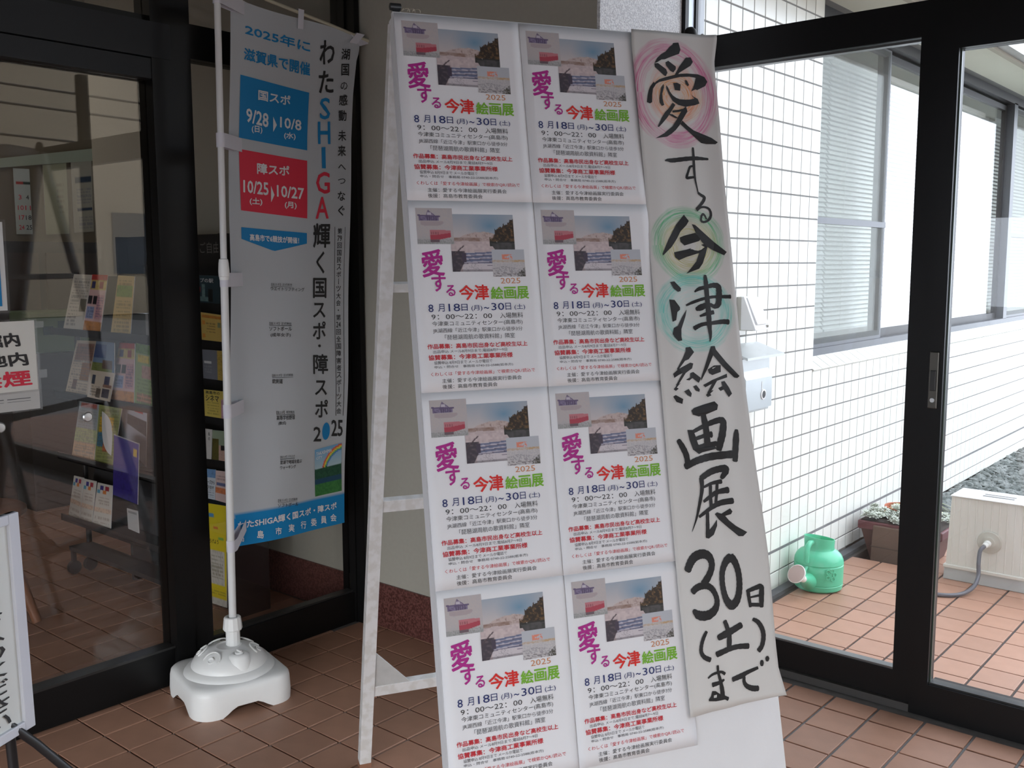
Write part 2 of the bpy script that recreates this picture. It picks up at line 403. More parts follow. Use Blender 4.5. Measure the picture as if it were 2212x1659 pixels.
# room behind the windows
struct(MB().box(-4.4, -4.3, 3.4, 13, 0, 2.9).box(-4.4, -2.2, 3.40, 3.5, 0, 2.9).box(-4.4, -2.2, 12.9, 13, 0, 2.9).box(-4.4, -2.2, 3.4, 13, 2.8, 2.9).build('wall_office', mat('office_wall', (.55, .56, .52, 1), .9)))
struct(MB().box(-4.4, -2.2, 3.4, 13, .0, .05).build('floor_office', mat('office_floor', (.3, .3, .3, 1), .8)))
sm = MB(); A = radians(52)
for s_ in (-1,):
    hw = .0125; dx, dz = cos(A)*hw, sin(A)*hw
    dz = -dz
    sm.add([(-dx, -.5, -dz), (dx, -.5, dz), (dx, .5, dz), (-dx, .5, -dz), (-dx, -.5, -dz-.0006), (dx, -.5, dz-.0006), (dx, .5, dz-.0006), (-dx, .5, -dz-.0006)], [(0, 1, 2, 3), (7, 6, 5, 4), (0, 4, 5, 1), (1, 5, 6, 2), (2, 6, 7, 3), (3, 7, 4, 0)])
sm = sm.mesh('slat', slat_m)
def blind(y0, y1, label, zlo, zhi, pitch, tilt=0):
    t = thing('venetian_blind', label, 'blind', (-2.16, (y0+y1)/2, zhi), 'blinds behind the office windows')
    MB().box(-2.18, -2.14, y0, y1, zhi, zhi+.03).build('head_rail', slat_m, t)
    MB().box(-2.172, -2.148, y0, y1, zlo-.02, zlo-.008).build('bottom_rail', slat_m, t)
    for y in (y0+.2, (y0+y1)/2, y1-.2): MB().box(-2.146, -2.1445, y-.001, y+.001, zlo, zhi).build('ladder_cord', slat_m, t)
    z = zlo
    while z < zhi-.01:
        o = put('slat', sm, t); o.location = (-2.16-t.location.x*0, (y0+y1)/2, z); o.scale = (1, y1-y0, 1); o.rotation_euler = (0, tilt, 0); z += pitch
    return t
blind(4.46, 5.10, 'white venetian blind behind the insect screen, nearest to the tiled corner', 1.13, 2.52, .025)
blind(5.12, 7.85, 'long white venetian blind in the office window, either side of the black door post', 1.13, 2.52, .025)
blind(8.1, 10.6, 'white venetian blind in the farthest window at the right edge of the picture', 1.13, 2.52, .027)
# eave ------------------------------------------------------------------
soff = mat('eave_soffit', (.60, .60, .50, 1), .85, noise=.05, nscale=5)
ce = struct(MB().box(XT-.02, -1.66, YS+.05, 13, 2.664, 2.70).build('ceiling_eave', soff))
MB().box(-1.66, -1.63, YS+.05, 13, 2.655, 2.75).build('fascia', mat('fascia_tan', (.40, .37, .30, 1), .8), ce)
gv = MB()
gv.box(-1.63, -1.57, YS+.05, 13, 2.672, 2.80); gv.build('gutter', mat('grey_gutter', (.42, .42, .40, 1), .7, noise=.2, nscale=30, bump=.6, bscale=60), ce)
struct(MB().box(-4.5, -1.66, YS+.05, 13, 2.9, 3.1).build('ceiling_roof', mat('roof_grey', (.3, .3, .3, 1), .8)))
# porch: beige wall, stucco return, granite base ---------------------------
wb = struct(MB().box(-5.15, -1.889, YW, 3.143, 0, 3.2).build('wall_back', beige))
struct(MB().box(-1.889, -1.877, YW-.001, 3.143, 0, 3.2).build('wall_return', stucco))
gran = mat('maroon_granite', (.075, .026, .022, 1), .35, col2=(.16, .065, .055, 1), nscale=130, detail=6)
struct(MB().box(-5.15, -1.872, YW-.007, YW, 0, .184).build('baseboard_back', gran))
struct(MB().box(-5.165, -5.15, YW-.007, 3.143, 0, .184).build('baseboard_back_return', gran))
struct(MB().box(-3.15, 4.6, -2.6, YS+.06, 3.0, 3.25).box(4.4, 4.6, -2.4, YS-.05, 1.75, 3.0).box(-3.15, 4.4, -2.6, -2.4, 1.85, 3.0).build('ceiling_and_shade_beams', mat('porch_ceiling', (.06, .055, .05, 1), .9)))  # porch slab plus unseen deep edge beams, added to shade the upper porch
struct(MB().box(-9.0, -3.15, -3, 6.5, 3.0, 3.2).build('ceiling_hall', mat('hall_ceiling', (.40, .37, .31, 1), .9)))
struct(MB().box(-9.1, -9.0, -3, 6.5, 0, 3.2).box(-9.1, -3.15, -3.1, -3, 0, 3.2).box(-9.1, -5, 6.5, 6.6, 0, 3.2).build('wall_hall_far', mat('hall_wall_brown', (.20, .16, .11, 1), .9)))
struct(MB().box(-3.15, -3.05, -2.6, -.95, 0, 3.2).build('wall_left', beige))
struct(MB().box(4.4, 4.6, -2.6, -2.4, 0, 2.05).box(4.4, 4.6, YS-.1, YS+.05, 0, 2.2).build('wall_porch_post', stucco))
# entrance glazing (left) ---------------------------------------------------
d1 = struct(MB().box(-3.15, -3.055, 1.79, 1.86, 0, 3.0).build('door_1', black_frame))
MB().box(-3.14, -3.065, 1.862, 1.94, 0, 3.0).build('door_post', black_frame, d1)
MB().box(-3.13, -3.075, .50, 1.79, 0.006, .138).build('bottom_rail', black_frame, d1)
MB().box(-3.128, -3.070, .50, 1.79, .138, .146).build('glazing_bead', mat('bead_grey', (.05, .05, .05, 1), .3, metal=.6), d1)
MB().box(-3.15, -3.058, -.95, 1.79, 2.081, 2.145).build('transom_lower', blue_frame, d1)
MB().box(-3.15, -3.052, -.95, 1.86, 2.149, 2.262).build('transom', blue_frame, d1)
MB().box(-3.13, -3.08, -.95, 1.79, 2.266, 2.285).build('transom_top', black_frame, d1)
MB().box(-3.106, -3.098, .50, 1.79, .138, 2.081).build('pane', pane, d1)
MB().box(-3.106, -3.098, -.95, 1.79, 2.285, 3.0).build('transom_pane', pane, d1)
MB().box(-3.15, -3.055, -.95, 1.94, 2.94, 3.0).build('head', black_frame, d1)
d1b = struct(MB().box(-3.13, -3.07, .42, .50, 0.006, 2.08).build('door_1_left_leaf', black_frame))
MB().box(-3.13, -3.075, -.95, .42, .006, .138).build('bottom_rail', black_frame, d1b)
MB().box(-3.106, -3.098, -.95, .42, .138, 2.081).build('pane', pane, d1b)
d2 = struct(MB().box(-3.14, -3.06, 2.612, YW+.0, 0, 3.0).build('door_2', black_frame))
MB().box(-3.06, -3.008, 2.618, YW-.008, .0, 3.0).build('wall_stop', black_frame, d2)
MB().box(-3.13, -3.07, 1.94, 2.612, .0, .125).build('bottom_rail', black_frame, d2)
MB().box(-3.12, -3.080, 1.94, 2.612, .125, .133).build('glazing_bead', MATS['bead_grey'], d2)
MB().box(-3.14, -3.065, 1.94, 2.612, 2.168, 2.281).build('transom', black_frame, d2)
MB().box(-3.106, -3.098, 1.94, 2.612, .125, 2.168).build('pane', pane, d2)
MB().box(-3.106, -3.098, 1.94, 2.612, 2.281, 3.0).build('transom_pane', pane, d2)
for y in (1.531, 1.258):
    t = thing('door_stud', 'round brushed metal stud on the entrance glass, '+('beside the leaflet rack' if y > 1.4 else 'at the left edge below the smoking notice'), 'door stud', (-3.095, y, .988), 'metal studs on the glass')
    MB().lathe((-3.098, y, .988), [(.003, 0), (.0165, 0), (.0165, .004), (.013, .008), (.002, .009)], 24, ax=(1, 0, 0)).build('cap', steel, t, smooth=True)
# side screen (right) ---------------------------------------------------------
YA, YB = 3.232, 3.292
s1 = struct(MB().box(-1.023, -.966, YA, YB, .0, 3.0).build('door_3', black_frame))
MB().box(-1.083, -1.025, YA+.012, YB, .02, 2.17).build('stile', black_frame, s1)
MB().box(-1.872, -1.023, YA+.012, YB, 2.17, 2.278).build('header', black_frame, s1)
MB().box(-.966, 2.45, YA, YB, 2.12, 2.278).build('header_right', black_frame, s1)
MB().box(-1.872, -1.083, YA+.02, YB-.01, 2.158, 2.166).build('glazing_bead', mat('bright_bead', (.16, .165, .165, 1), .35, metal=.8), s1)
MB().box(-1.872, -1.083, YA+.012, YB, .030, .126).build('bottom_rail', black_frame, s1)
MB().box(-1.872, -1.083, YA+.016, YB-.01, .126, .133).build('bottom_bead', MATS['bright_bead'], s1)
MB().box(-1.872, -1.023, YA, YB+.02, .0, .026).build('sill', mat('dark_sill', (.045, .042, .04, 1), .5), s1)
MB().box(-.966, 2.45, YA, YB+.02, .0, .110).build('bottom_rail_right', black_frame, s1)
MB().box(-.966, 2.45, YA+.01, YB-.01, .110, .116).build('bottom_bead_right', MATS['bead_grey'], s1)
MB().box(-1.872, -1.083, 3.262, 3.268, .13, 2.165).build('pane', pane_out, s1)
MB().box(-.966, 2.45, 3.252, 3.258, .112, 2.12).build('pane', pane_out, s1)
MB().box(-.966, -.962, 3.251, 3.259, .112, 2.12).build('pane_edge', mat('pane_edge', (.05, .07, .055, 1), .3), s1)
MB().box(-1.872, 2.45, YA, YB, 2.94, 3.0).build('head', black_frame, s1)
MB().box(-1.872, 2.45, 3.258, 3.264, 2.278, 2.94).build('transom_pane', pane_out, s1)
MB().box(.20, .26, YA, YB, 0, 2.70).build('post', black_frame, s1)
MB().box(-1.884, -1.862, 3.143, 3.166, 0, 3.0).build('jamb', black_frame, s1)
MB().box(-1.880, -1.868, 3.166, 3.215, 0, 3.0).build('jamb_face', mat('jamb_silver', (.45, .48, .52, 1), .4, metal=.5), s1)
MB().box(-1.886, -1.862, 3.215, 3.232, 0, 3.0).build('jamb_edge', black_frame, s1)
MB().box(-1.895, -1.872, 3.232, YB, 0, 3.0).build('jamb_rear', mat('jamb_pale', (.5, .53, .57, 1), .5), s1)
MB().box(-1.007, -.978, 3.226, YA, 1.018, 1.199).build('lock_plate', mat('bronze_plate', (.10, .095, .085, 1), .3, metal=.8), s1, bevel=.003)
lk = MB().box(-1.001, -.984, 3.221, 3.226, 1.075, 1.14).build('finger_pull', mat('dark_recess', (.02, .02, .02, 1), .4), s1, bevel=.002)
MB().lathe((-.9925, 3.226, 1.045), [(.001, 0), (.008, 0), (.007, .003), (.001, .003)], 16, ax=(0, -1, 0)).build('lock_cylinder', steel, s1)
# opposite side of the street: only mirrored in the glass and bounding the sky
ob = struct(MB().box(22, 22.6, -26, 24, 0, 7.0).build('wall_across_street', mat('far_render', (.46, .37, .26, 1), .9)))
for k in range(9): MB().box(21.95, 22.0, -20+k*5, -17.6+k*5, 1.2, 3.0).build('far_window', mat('far_window_glass', (.05, .06, .07, 1), .2), ob)
for k, z in enumerate((4.3, 4.0, 3.5)):
    o = MB().tube([(10.5, -20, z+.3), (10.5, -8, z-.1), (10.5, 4, z+.1), (10.5, 20, z-.15)], .02, 8).build('overhead_cable', rk0 := mat('cable_black', (.02, .02, .02, 1), .6)); tag(o, 'thin dark overhead cable mirrored in the left glass, '+('uppermost', 'middle', 'lowest')[k], 'cable')
# ================================================================ NOTICE BOARD WITH POSTERS
BO, BU, BD, BN = Vector((-1.6582, 1.5576, 2.0244)), Vector((.4811, .8767, .0036)), Vector((.1796, -.0946, -.9792)), Vector((.8581, -.4717, .203))
def bp(s, t, n=0): return BO+BU*s+BD*t+BN*n
bt = thing('notice_board', 'tall white A-frame notice board covered with posters, standing before the beige wall', 'notice board', bp(.4, 2.06, -.2))
mb = MB(); pn = [bp(-.002, -.004, -.014), bp(.800, -.004, -.014), bp(.829, 1.90, -.014), bp(.0, 1.90, -.014)]
mb.prism(pn, BN*.012); mb.build('panel', white_paint, bt)
fr = MB()
for s0, s1_ in ((.0, .035), (.765, .80)):
    fr = MB(); fr.obox(bp(s0, .0, -.045), BU*.035, BD*2.066, BN*.03); fr.build('front_leg', white_paint, bt, bevel=.002)
for t0 in (.0, .95, 1.86): MB().obox(bp(.035, t0, -.045), BU*.73, BD*.035, BN*.03).build('front_rail', white_paint, bt)
RT, RF = bp(0, 0, -.055), Vector((-2.158, 1.832, 0)); RD = (RF-RT); RL = RD.length; RD = RD/RL; RNn = BU.cross(RD).normalized()
wear = mat('worn_white_paint', (.66, .66, .66, 1), .65, col2=(.58, .57, .55, 1), nscale=40, detail=8)
for s0 in (0, .765):
    lg = MB().obox(RT+BU*s0, BU*.034, RD*RL, RNn*-.03).build('rear_leg', wear, bt, bevel=.002)
    MB().obox(RT+BU*(s0-.0005)+RD*(RL-.022), BU*.035, RD*.0225, RNn*-.0315).build('worn_tip', mat('bare_wood_tip', (.25, .12, .07, 1), .8), lg)
    if s0 == 0:
        dk = mat('rust_mark', (.10, .03, .015, 1), .8)
        mk = MB()
        for tt, w in ((.245, .012), (.262, .010), (.358, .020), (.20, .008)): mk.obox(RT+BU*.006+RD*(RL*tt)+RNn*.0004, BU*w, RD*.003, RNn*.0004)
        mk.build('rust_marks', dk, lg)
for tt, hh in ((.288, .022), (.575, .034), (.862, .034)):
    MB().obox(RT+BU*.034+RD*(RL*tt), BU*.731, RD*hh, RNn*-.024).build('rear_rail', wear, bt, bevel=.0015)
q = RT+BU*.034+RD*(RL*.862)-RNn*.016
MB().prism([q, q+BU*.105, q-RD*.115], RNn*-.006).build('gusset', mat('grey_plywood', (.45, .45, .44, 1), .8, noise=.15, nscale=30), bt)
hg = MB(); hg.lathe(bp(.012, -.026, -.025), [(.002, -.014), (.008, -.012), (.008, .012), (.002, .014)], 14, ax=BU); hg.obox(bp(.004, -.03, -.02), BU*.016, BD*.04, BN*-.012)
hg.build('hinge', mat('dark_steel', (.10, .11, .12, 1), .35, metal=.8), bt, smooth=True)
hg = MB(); hg.lathe(bp(.772, -.044, -.032), [(.002, 0), (.010, .003), (.016, .011), (.018, .022), (.018, .06)], 20, ax=BD, cap=True); hg.build('clamp', mat('black_rubber', (.02, .021, .02, 1), .55), bt, smooth=True)
MB().lathe(bp(.788, -.010, -.008), [(.001, 0), (.006, 0), (.006, .006), (.003, .009), (.001, .009)], 14, ax=BN).build('push_pin', white_plastic, bt, smooth=True)
tp = MB()
for k in range(3): tp.tube([bp(.03+.012*k+.009*cos(a), -.008-.007*abs(sin(a)), -.006+.004*sin(a*2)) for a in [i*.5 for i in range(9)]], .0009, 6)
tp.build('string', mat('beige_string', (.4, .37, .3, 1), .9), bt)
# posters --------------------------------------------------------------
PSRC = Vector((0, 0, 0))
def pw(x, y, n=0):     # poster millimetres -> world (with a slight buckle of the sheet)
    s, t = x/1000, y/1000; w = .0012*sin(s*21+t*3)*sin(t*7)+.0008*sin(t*15+1)
    return bp(s, t, .0016+max(w, -.0012)+n)
def fade(c, p, a): return tuple(c[i]*(1-a)+p[i]*a for i in range(3))+(1,)
def hsh(i, j=0): v = sin(i*127.1+j*311.7)*43758.5453; return v-math.floor(v)
def vnoise(x, y):
    i, j = math.floor(x), math.floor(y); fx, fy = x-i, y-j; fx = fx*fx*(3-2*fx); fy = fy*fy*(3-2*fy)
    return (hsh(i, j)*(1-fx)+hsh(i+1, j)*fx)*(1-fy)+(hsh(i, j+1)*(1-fx)+hsh(i+1, j+1)*fx)*fy
def paint_river(u, v):
    nz = vnoise(u*30, v*30)-.5; n2 = vnoise(u*9+5, v*9)-.5; fine = vnoise(u*90, v*90)-.5
    if v < .47+.02*n2:                                   # sky and hills
        c = fade(rgb(150, 160, 172), rgb(186, 178, 178), min(1, v*2.3))
        d = hypot(u-.62, (v-.2)*1.3); c = fade(rgb(105, 140, 165), c, min(1, d*2.6))
        hill = .40-.10*max(0, sin((u-.15)*5))*.9+.03*n2-.05*max(0, u-.4)
        if v > hill: c = fade(rgb(178, 162, 158), rgb(128, 108, 104), max(0, nz+fine)*1.3)
        if v > .405 and u < .46: c = fade(rgb(140, 118, 110), c, .25+nz)
    elif v < .66 or u < .23:
        c = fade(rgb(196, 182, 182), rgb(170, 155, 158), .5+nz)
    else: c = rgb(190, 184, 188)
    if u > .60 and (.10+.58*max(0, .98-u)+(.10 if u < .70 else 0)+.07*(vnoise(u*70, 3)-.5)) < v < .56+.02*nz:   # wooded bank
        c = fade(rgb(44, 36, 30), rgb(120, 92, 60), max(0, nz*1.5+fine)+.4*max(0, .80-u)*3*max(0, vnoise(u*50, v*50)-.2))
        if v > .47: c = rgb(40, 42, 42) if vnoise(u*60, v*60) < .80 or v > .5 else rgb(200, 195, 190)
    if u > .62 and .50+.02*n2 < v < .62 and (u-.62)*.8 > (v-.5)*.4: c = fade(rgb(52, 54, 54), rgb(78, 76, 78), .5+nz)
    # weir
    e = .68-.06*(u-.2)
    if v > e and u > .16:
        ph = (v-e)/.32*5.2; b = ph-math.floor(ph)
        c = fade(rgb(96, 104, 132), rgb(178, 174, 186), max(0, min(1, (b-.38+.35*nz)*4)))
        if v > .86: c = fade(rgb(190, 184, 190), rgb(90, 84, 96), max(0, fine+n2*1.5)*1.6)
        if b > .80 and v < .9: c = fade(rgb(66, 62, 80), rgb(110, 104, 122), .5+nz)
    if v > .64 and u < .17+.10*(1-v) and u < .36-(v-.5)*.5: c = fade(rgb(62, 56, 66), rgb(120, 110, 112), max(0, nz))
    if abs((v-.58)+(u-.05)*1.05-.12) < .015 and u < .26 and v > .55: c = rgb(70, 58, 64)
    if .16 < u < .22 and .68 < v < .83: c = rgb(66, 58, 74)
    if v > .96: c = fade(c, rgb(50, 45, 55), .5)
    return c
def paint_station(u, v):
    nz = vnoise(u*40, v*40)-.5; c = fade(rgb(168, 164, 168), rgb(176, 168, 166), .5+nz); c = fade(c, rgb(150, 156, 158), max(0, v-.75)*2)
    line = rgb(92, 80, 110)
    if .08 < u < .62 and .20 < v < .35 and v > .17+(u-.08)*.06: c = fade(rgb(122, 112, 140), line, .5+nz*1.5)
    if .05 < v < .25 and -(v-.05)*.45 < u-.34 < (v-.05)*1.25: c = fade(rgb(140, 130, 150), line, .9 if (v < .08 or abs(u-.34+(v-.05)*.45) < .018 or abs(u-.34-(v-.05)*1.25) < .03 or v > .235) else max(0, nz*2))
    if .31 < u < .42 and .12 < v < .19: c = rgb(178, 172, 184)
    if .05 < u < .66 and .18+(u*.05) < v < .215+(u*.05): c = line
    if .22 < v-.02 < .33 and .30 < u < .60 and int(u*50) % 3 == 0: c = rgb(80, 70, 96)
    if .12 < u < .8 and .37 < v < .50 and (u-.4)**2/.12+(v-.40)**2/.011 < 1: c = fade(c, rgb(140, 118, 126), .4)
    if .36 < u < .93 and .60+.05*max(0, u-.5) < v < .89-.22*max(0, u-.55):
        c = rgb(160, 62, 78) if v > .75-.15*max(0, u-.5) else fade(rgb(176, 110, 118), rgb(90, 50, 62), .5 if int(u*34) % 2 and .66 < v < .73 and u < .62 else 0)
    if v > .86: c = fade(c, rgb(120, 128, 126), .4+nz)
    if .36 < u < .6 and .88 < v < .95: c = rgb(100, 84, 92)
    return c
def paint_marsh(u, v):
    nz = vnoise(u*35, v*35)-.5; c = rgb(172, 176, 184) if v < .38 else fade(rgb(188, 184, 184), rgb(166, 166, 172), .5+nz)
    if .30 < u < .62 and .17 < v < .36 and vnoise(u*40, v*18) > .35: c = rgb(205, 128, 108)
    if .38 < v < .47: c = fade(c, rgb(176, 150, 118), .45+nz+.3*(u > .6))
    if .60+.25*abs(u-.35) < v < .80+.1*u and vnoise(u*40, v*30) > .55: c = rgb(150, 147, 152)
    if v > .84 and vnoise(u*22, v*30) > .55: c = rgb(128, 124, 127)
    if u > .72 and v > .70+(.95-u) and vnoise(u*60, v*20) > .35: c = rgb(72, 72, 66)
    return c
POSTER=[
('愛', 'p', 18.1, 109.7, 72.3, 168.5),
('す', 'p', 39.9, 164.1, 72.7, 201.4),
('る', 'p', 71.5, 187.1, 93.1, 212.0),
('今', 'r', 101.0, 187.6, 136.6, 221.2),
('津', 'r', 136.7, 186.7, 170.6, 221.0),
('絵', 'g', 174.9, 192.0, 204.4, 220.3),
('画', 'g', 206.5, 192.9, 235.0, 220.0),
('展', 'g', 236.6, 191.8, 265.3, 220.6),
('2025', 'o', 200.5, 172.6, 247.5, 185.1),
('8', 'n', 28.6, 229.2, 40.1, 246.0),
('月', 'n', 50.6, 228.5, 65.1, 245.4),
('18', 'n', 74.4, 228.3, 100.8, 245.3),
('日', 'n', 103.8, 229.4, 118.3, 244.4),
('(月)', 'n', 127.0, 232.5, 152.4, 246.2),
('~', 'n', 156.3, 237.0, 168.3, 241.3),
('30', 'n', 173.7, 228.4, 204.0, 244.8),
('日', 'n', 207.0, 228.9, 220.2, 244.4),
('(土)', 'n', 228.3, 231.7, 253.9, 245.4),
('9：00～22：00', 'k', 34.3, 251.3, 173.8, 262.1),
('入場無料', 'k', 192.6, 250.4, 247.1, 263.2),
('今津東コミュニティセンター(高島市)', 'k', 34.6, 266.4, 244.8, 278.5),
('JR湖西線「近江今津」駅東口から徒歩3分', 'd', 35.5, 281.8, 243.5, 293.2),
('「琵琶湖周航の歌資料館」隣室', 'd', 61.3, 296.0, 223.8, 307.4),
('作品募集：高島市民出身など高校生以上', 'c', 20.0, 315.4, 252.1, 326.7),
('出品申込 メール8月9日まで,電話8月7～9日', 'd', 32.1, 328.8, 202.9, 336.4),
('協賛募集：今津商工業事業所様', 'c', 20.5, 339.1, 215.0, 350.8),
('協賛申込 8月9日まで メールか電話で', 'd', 32.5, 352.9, 166.2, 360.5),
('申込・問合せ\u3000事務局 0740-22-2588(岩本方)', 'd', 32.7, 362.8, 213.8, 370.0),
('くわしくは「愛する今津絵画展」で検索かQRﾉ読込で', 'c', 23.5, 376.7, 264.9, 385.8),
('主催：愛する今津絵画展実行委員会', 'k', 47.4, 391.4, 231.8, 400.8),
('後援：高島市教育委員会', 'k', 47.3, 404.1, 173.4, 413.6),
]
def build_poster():
    t = thing('exhibition_poster', '', 'poster', bp(.148, .21), 'exhibition posters pasted on the notice board')
    sh = sheet(12, 16, lambda u, v: pw(u*297, v*420)).build('sheet', paper, t, smooth=True); md = sh.modifiers.new('thickness', 'SOLIDIFY'); md.thickness = .0003; md.offset = -1
    for nm, (x0, y0, x1, y1), pf, nx, ny, h in (('river_painting', (90.4, 29.5, 240.6, 157.8), paint_river, 110, 94, .0006), ('station_drawing', (15.1, 16.8, 98.2, 96.6), paint_station, 72, 70, .0009), ('marsh_painting', (184.1, 108.4, 261.3, 169.7), paint_marsh, 60, 48, .0009)):
        if nm == 'station_drawing':
            pf2 = pf
        o = sheet(nx, ny, lambda u, v: pw(x0+u*(x1-x0), y0+v*(y1-y0), h), pf).build(nm, printed, t)
    by = {}
    for tx, c, x0, y0, x1, y1 in POSTER:
        b = .026 if c in 'pgr' else (.022 if tx[:2] in ('作品', '協賛') and '募' in tx else (.004 if c in 'n' else 0))
        mb = by.setdefault(c, MB())
        if tx in '愛':  # slightly turned, as in the heading
            q_ = [(x0+1.5, y0+3), (x1-3, y0-3), (x1, y1-2), (x0+3, y1+2)]
        else: q_ = [(x0, y0), (x1, y0), (x1, y1), (x0, y1)]
        text_quad(mb, tx, q_, lambda a, b_: pw(a, b_, .0010), b)
    for c, nm in (('p', 'magenta_lettering'), ('r', 'red_lettering'), ('g', 'green_lettering'), ('o', 'ochre_lettering'), ('n', 'navy_lettering'), ('k', 'black_lettering'), ('d', 'grey_lettering'), ('c', 'crimson_lettering')):
        by[c].build(nm, INK[c], t)
    return t
p0 = build_poster()
ROWS = ['top', 'second', 'third', 'bottom']
for j in range(4):
    for i in range(2):
        d = BU*(.2942*i+(.0007 if j % 2 else 0))+BD*(.42*j+.0004*i)+BN*(.0006*i+.0003*j)
        lab = 'white exhibition poster, %s row of the notice board, %s' % (ROWS[j], 'left column' if i == 0 else 'right column beside the lettered strip')
        if i == 0 and j == 0: p0['label'] = lab
        else: copy_tree(p0, d, lab)
# brush-lettered strip ----------------------------------------------------
SPOLY= [[[6949,193],[7097,173],[7118,259],[7138,346],[7088,455],[6835,552],[6673,624],[6575,639],[6442,718],[6373,740],[6463,604],[6589,499],[6712,429],[6841,297],[6925,238]],[[6372,749],[6469,734],[6687,867],[6717,952],[6659,1043],[6613,1029],[6373,836]],[[6684,702],[6766,652],[6967,779],[6960,849],[6883,933],[6800,895],[6697,771]],[[7209,605],[7265,539],[7405,521],[7462,631],[7383,734],[7215,833],[7049,931],[6983,1005],[6927,983],[7065,772]],[[6301,1273],[6365,1200],[6468,1133],[6607,1081],[6747,1038],[6946,981],[7086,952],[7263,935],[7441,933],[7579,933],[7751,993],[7818,1112],[7747,1223],[7517,1333],[7469,1318],[7335,1379],[7405,1278],[7442,1205],[7510,1025],[7314,1011],[7057,1036],[6858,1087],[6658,1148],[6461,1203],[6379,1251],[6276,1326]],[[6308,1204],[6358,1270],[6271,1379],[6237,1536],[6219,1709],[6159,1747],[6076,1717],[6113,1543],[6153,1420],[6200,1331]],[[6582,1239],[6583,1326],[6519,1486],[6516,1607],[6548,1761],[6478,1791],[6428,1715],[6429,1612],[6448,1524],[6505,1330]],[[6647,1261],[6699,1319],[6746,1421],[6815,1504],[6906,1560],[7001,1589],[7156,1593],[7294,1582],[7416,1550],[7309,1441],[7401,1506],[7514,1553],[7552,1665],[7418,1716],[7137,1774],[6947,1732],[6801,1644],[6702,1475],[6647,1357]],[[6856,1197],[6965,1181],[7058,1219],[7032,1378],[6887,1369]],[[7188,1098],[7245,1112],[7293,1214],[7259,1260],[7197,1202]],[[6797,1687],[6869,1736],[6780,1853],[6604,2070],[6476,2197],[6349,2314],[6312,2307],[6449,2077],[6560,1934],[6665,1842]],[[6767,1880],[6935,1854],[7074,1821],[7069,1874],[6928,1915],[6772,1932]],[[7095,1803],[7158,1764],[7185,1885],[7026,2102],[6934,2237],[6825,2354],[6699,2454],[6556,2538],[6226,2594],[6488,2455],[6737,2271],[6893,2073],[7008,1894]],[[6672,1963],[6767,1975],[6914,2055],[6854,2075],[6678,1997]],[[7024,2120],[7166,2252],[7312,2351],[7598,2443],[7788,2523],[7935,2641],[7870,2687],[7632,2678],[7496,2657],[7224,2441],[6956,2209]],[[6823,4446],[6934,4603],[6860,4705],[6692,4853],[6572,5033],[6401,5235],[6142,5446],[6134,5401],[6317,5078],[6582,4696]],[[7002,4682],[7090,4704],[7397,4963],[7588,5121],[7887,5372],[7813,5451],[7540,5326],[7368,5235],[7226,5122],[7093,4919]],[[6651,5010],[6757,4965],[7070,4896],[7194,5054],[7151,5099],[6758,5201],[6665,5111]],[[6450,5369],[6798,5302],[7285,5167],[7381,5235],[7295,5438],[7196,5641],[7080,5775],[6737,5885],[6907,5718],[7022,5595],[7120,5393],[6779,5482],[6569,5559],[6475,5492]],[[6253,6087],[6375,6069],[6546,6237],[6528,6306],[6448,6324],[6335,6244]],[[6188,6504],[6330,6517],[6465,6695],[6459,6753],[6377,6810],[6324,7003],[6222,7039],[6210,6825]],[[6648,6748],[6598,6912],[6542,7028],[6445,7220],[6427,7394],[6439,7491],[6328,7503],[6239,7407],[6192,7328],[6240,7184],[6354,7139],[6483,6948]],[[6520,7659],[6655,7644],[6752,7774],[6579,7942],[6466,7976],[6245,8198],[6227,8159],[6406,7916],[6511,7746]],[[6118,8269],[6271,8161],[6615,8021],[6702,8044],[6656,8159],[6458,8266],[6208,8562],[6167,8541],[6370,8262],[6256,8305],[6141,8367]],[[6589,8272],[6680,8247],[6886,8402],[6808,8514],[6643,8390],[6153,8674],[6103,8633],[6188,8542],[6579,8368]],[[6369,8695],[6506,8644],[6583,8754],[6552,8839],[6448,8786]],[[6644,8593],[6736,8559],[6825,8670],[6807,8727],[6711,8693]],[[6074,8804],[6143,8769],[6329,8875],[6295,8989],[6148,8933]],[[7212,7654],[7325,7649],[7350,7738],[7256,7872],[7091,8158],[6879,8469],[6888,8382],[7034,8058]],[[7350,7738],[7623,8043],[7950,8403],[7888,8449],[7809,8435],[7499,8137],[7256,7872]],[[7075,8206],[7253,8116],[7456,8115],[7438,8281],[7183,8347],[7099,8295]],[[6924,8569],[7194,8455],[7615,8328],[7617,8417],[7303,8490],[7068,8799],[7016,8758],[7161,8551],[6974,8629]],[[7425,8515],[7528,8501],[7637,8653],[7710,8814],[7610,8897],[7483,8704],[7016,8864],[6977,8814],[7051,8740],[7447,8624]],[[6527,9160],[6606,9101],[6894,9032],[7184,8974],[7274,9065],[7237,9180],[6943,9270],[6730,9310],[6565,9258]],[[6371,9605],[6528,9616],[6585,9767],[6638,9961],[6800,10037],[7095,10036],[7138,10103],[6739,10159],[6637,10194],[6480,10077],[6408,9840]],[[6637,12042],[6823,11893],[6960,11760],[6944,11905],[6825,12103],[6671,12181],[6604,12122]],[[6912,11629],[6978,11593],[7096,11636],[7330,11531],[7383,11610],[7340,11670],[7188,11698],[7275,11812],[7433,11954],[7725,12132],[7603,12215],[7480,12202],[7232,11976],[7008,11765]],[[6413,15658],[6498,15671],[6642,15782],[6672,15830],[6524,15756],[6445,15765],[6439,15823],[6516,15823],[6673,15816],[6717,15896],[6612,15902],[6490,15904],[6304,15872],[6299,15837],[6367,15768]]]
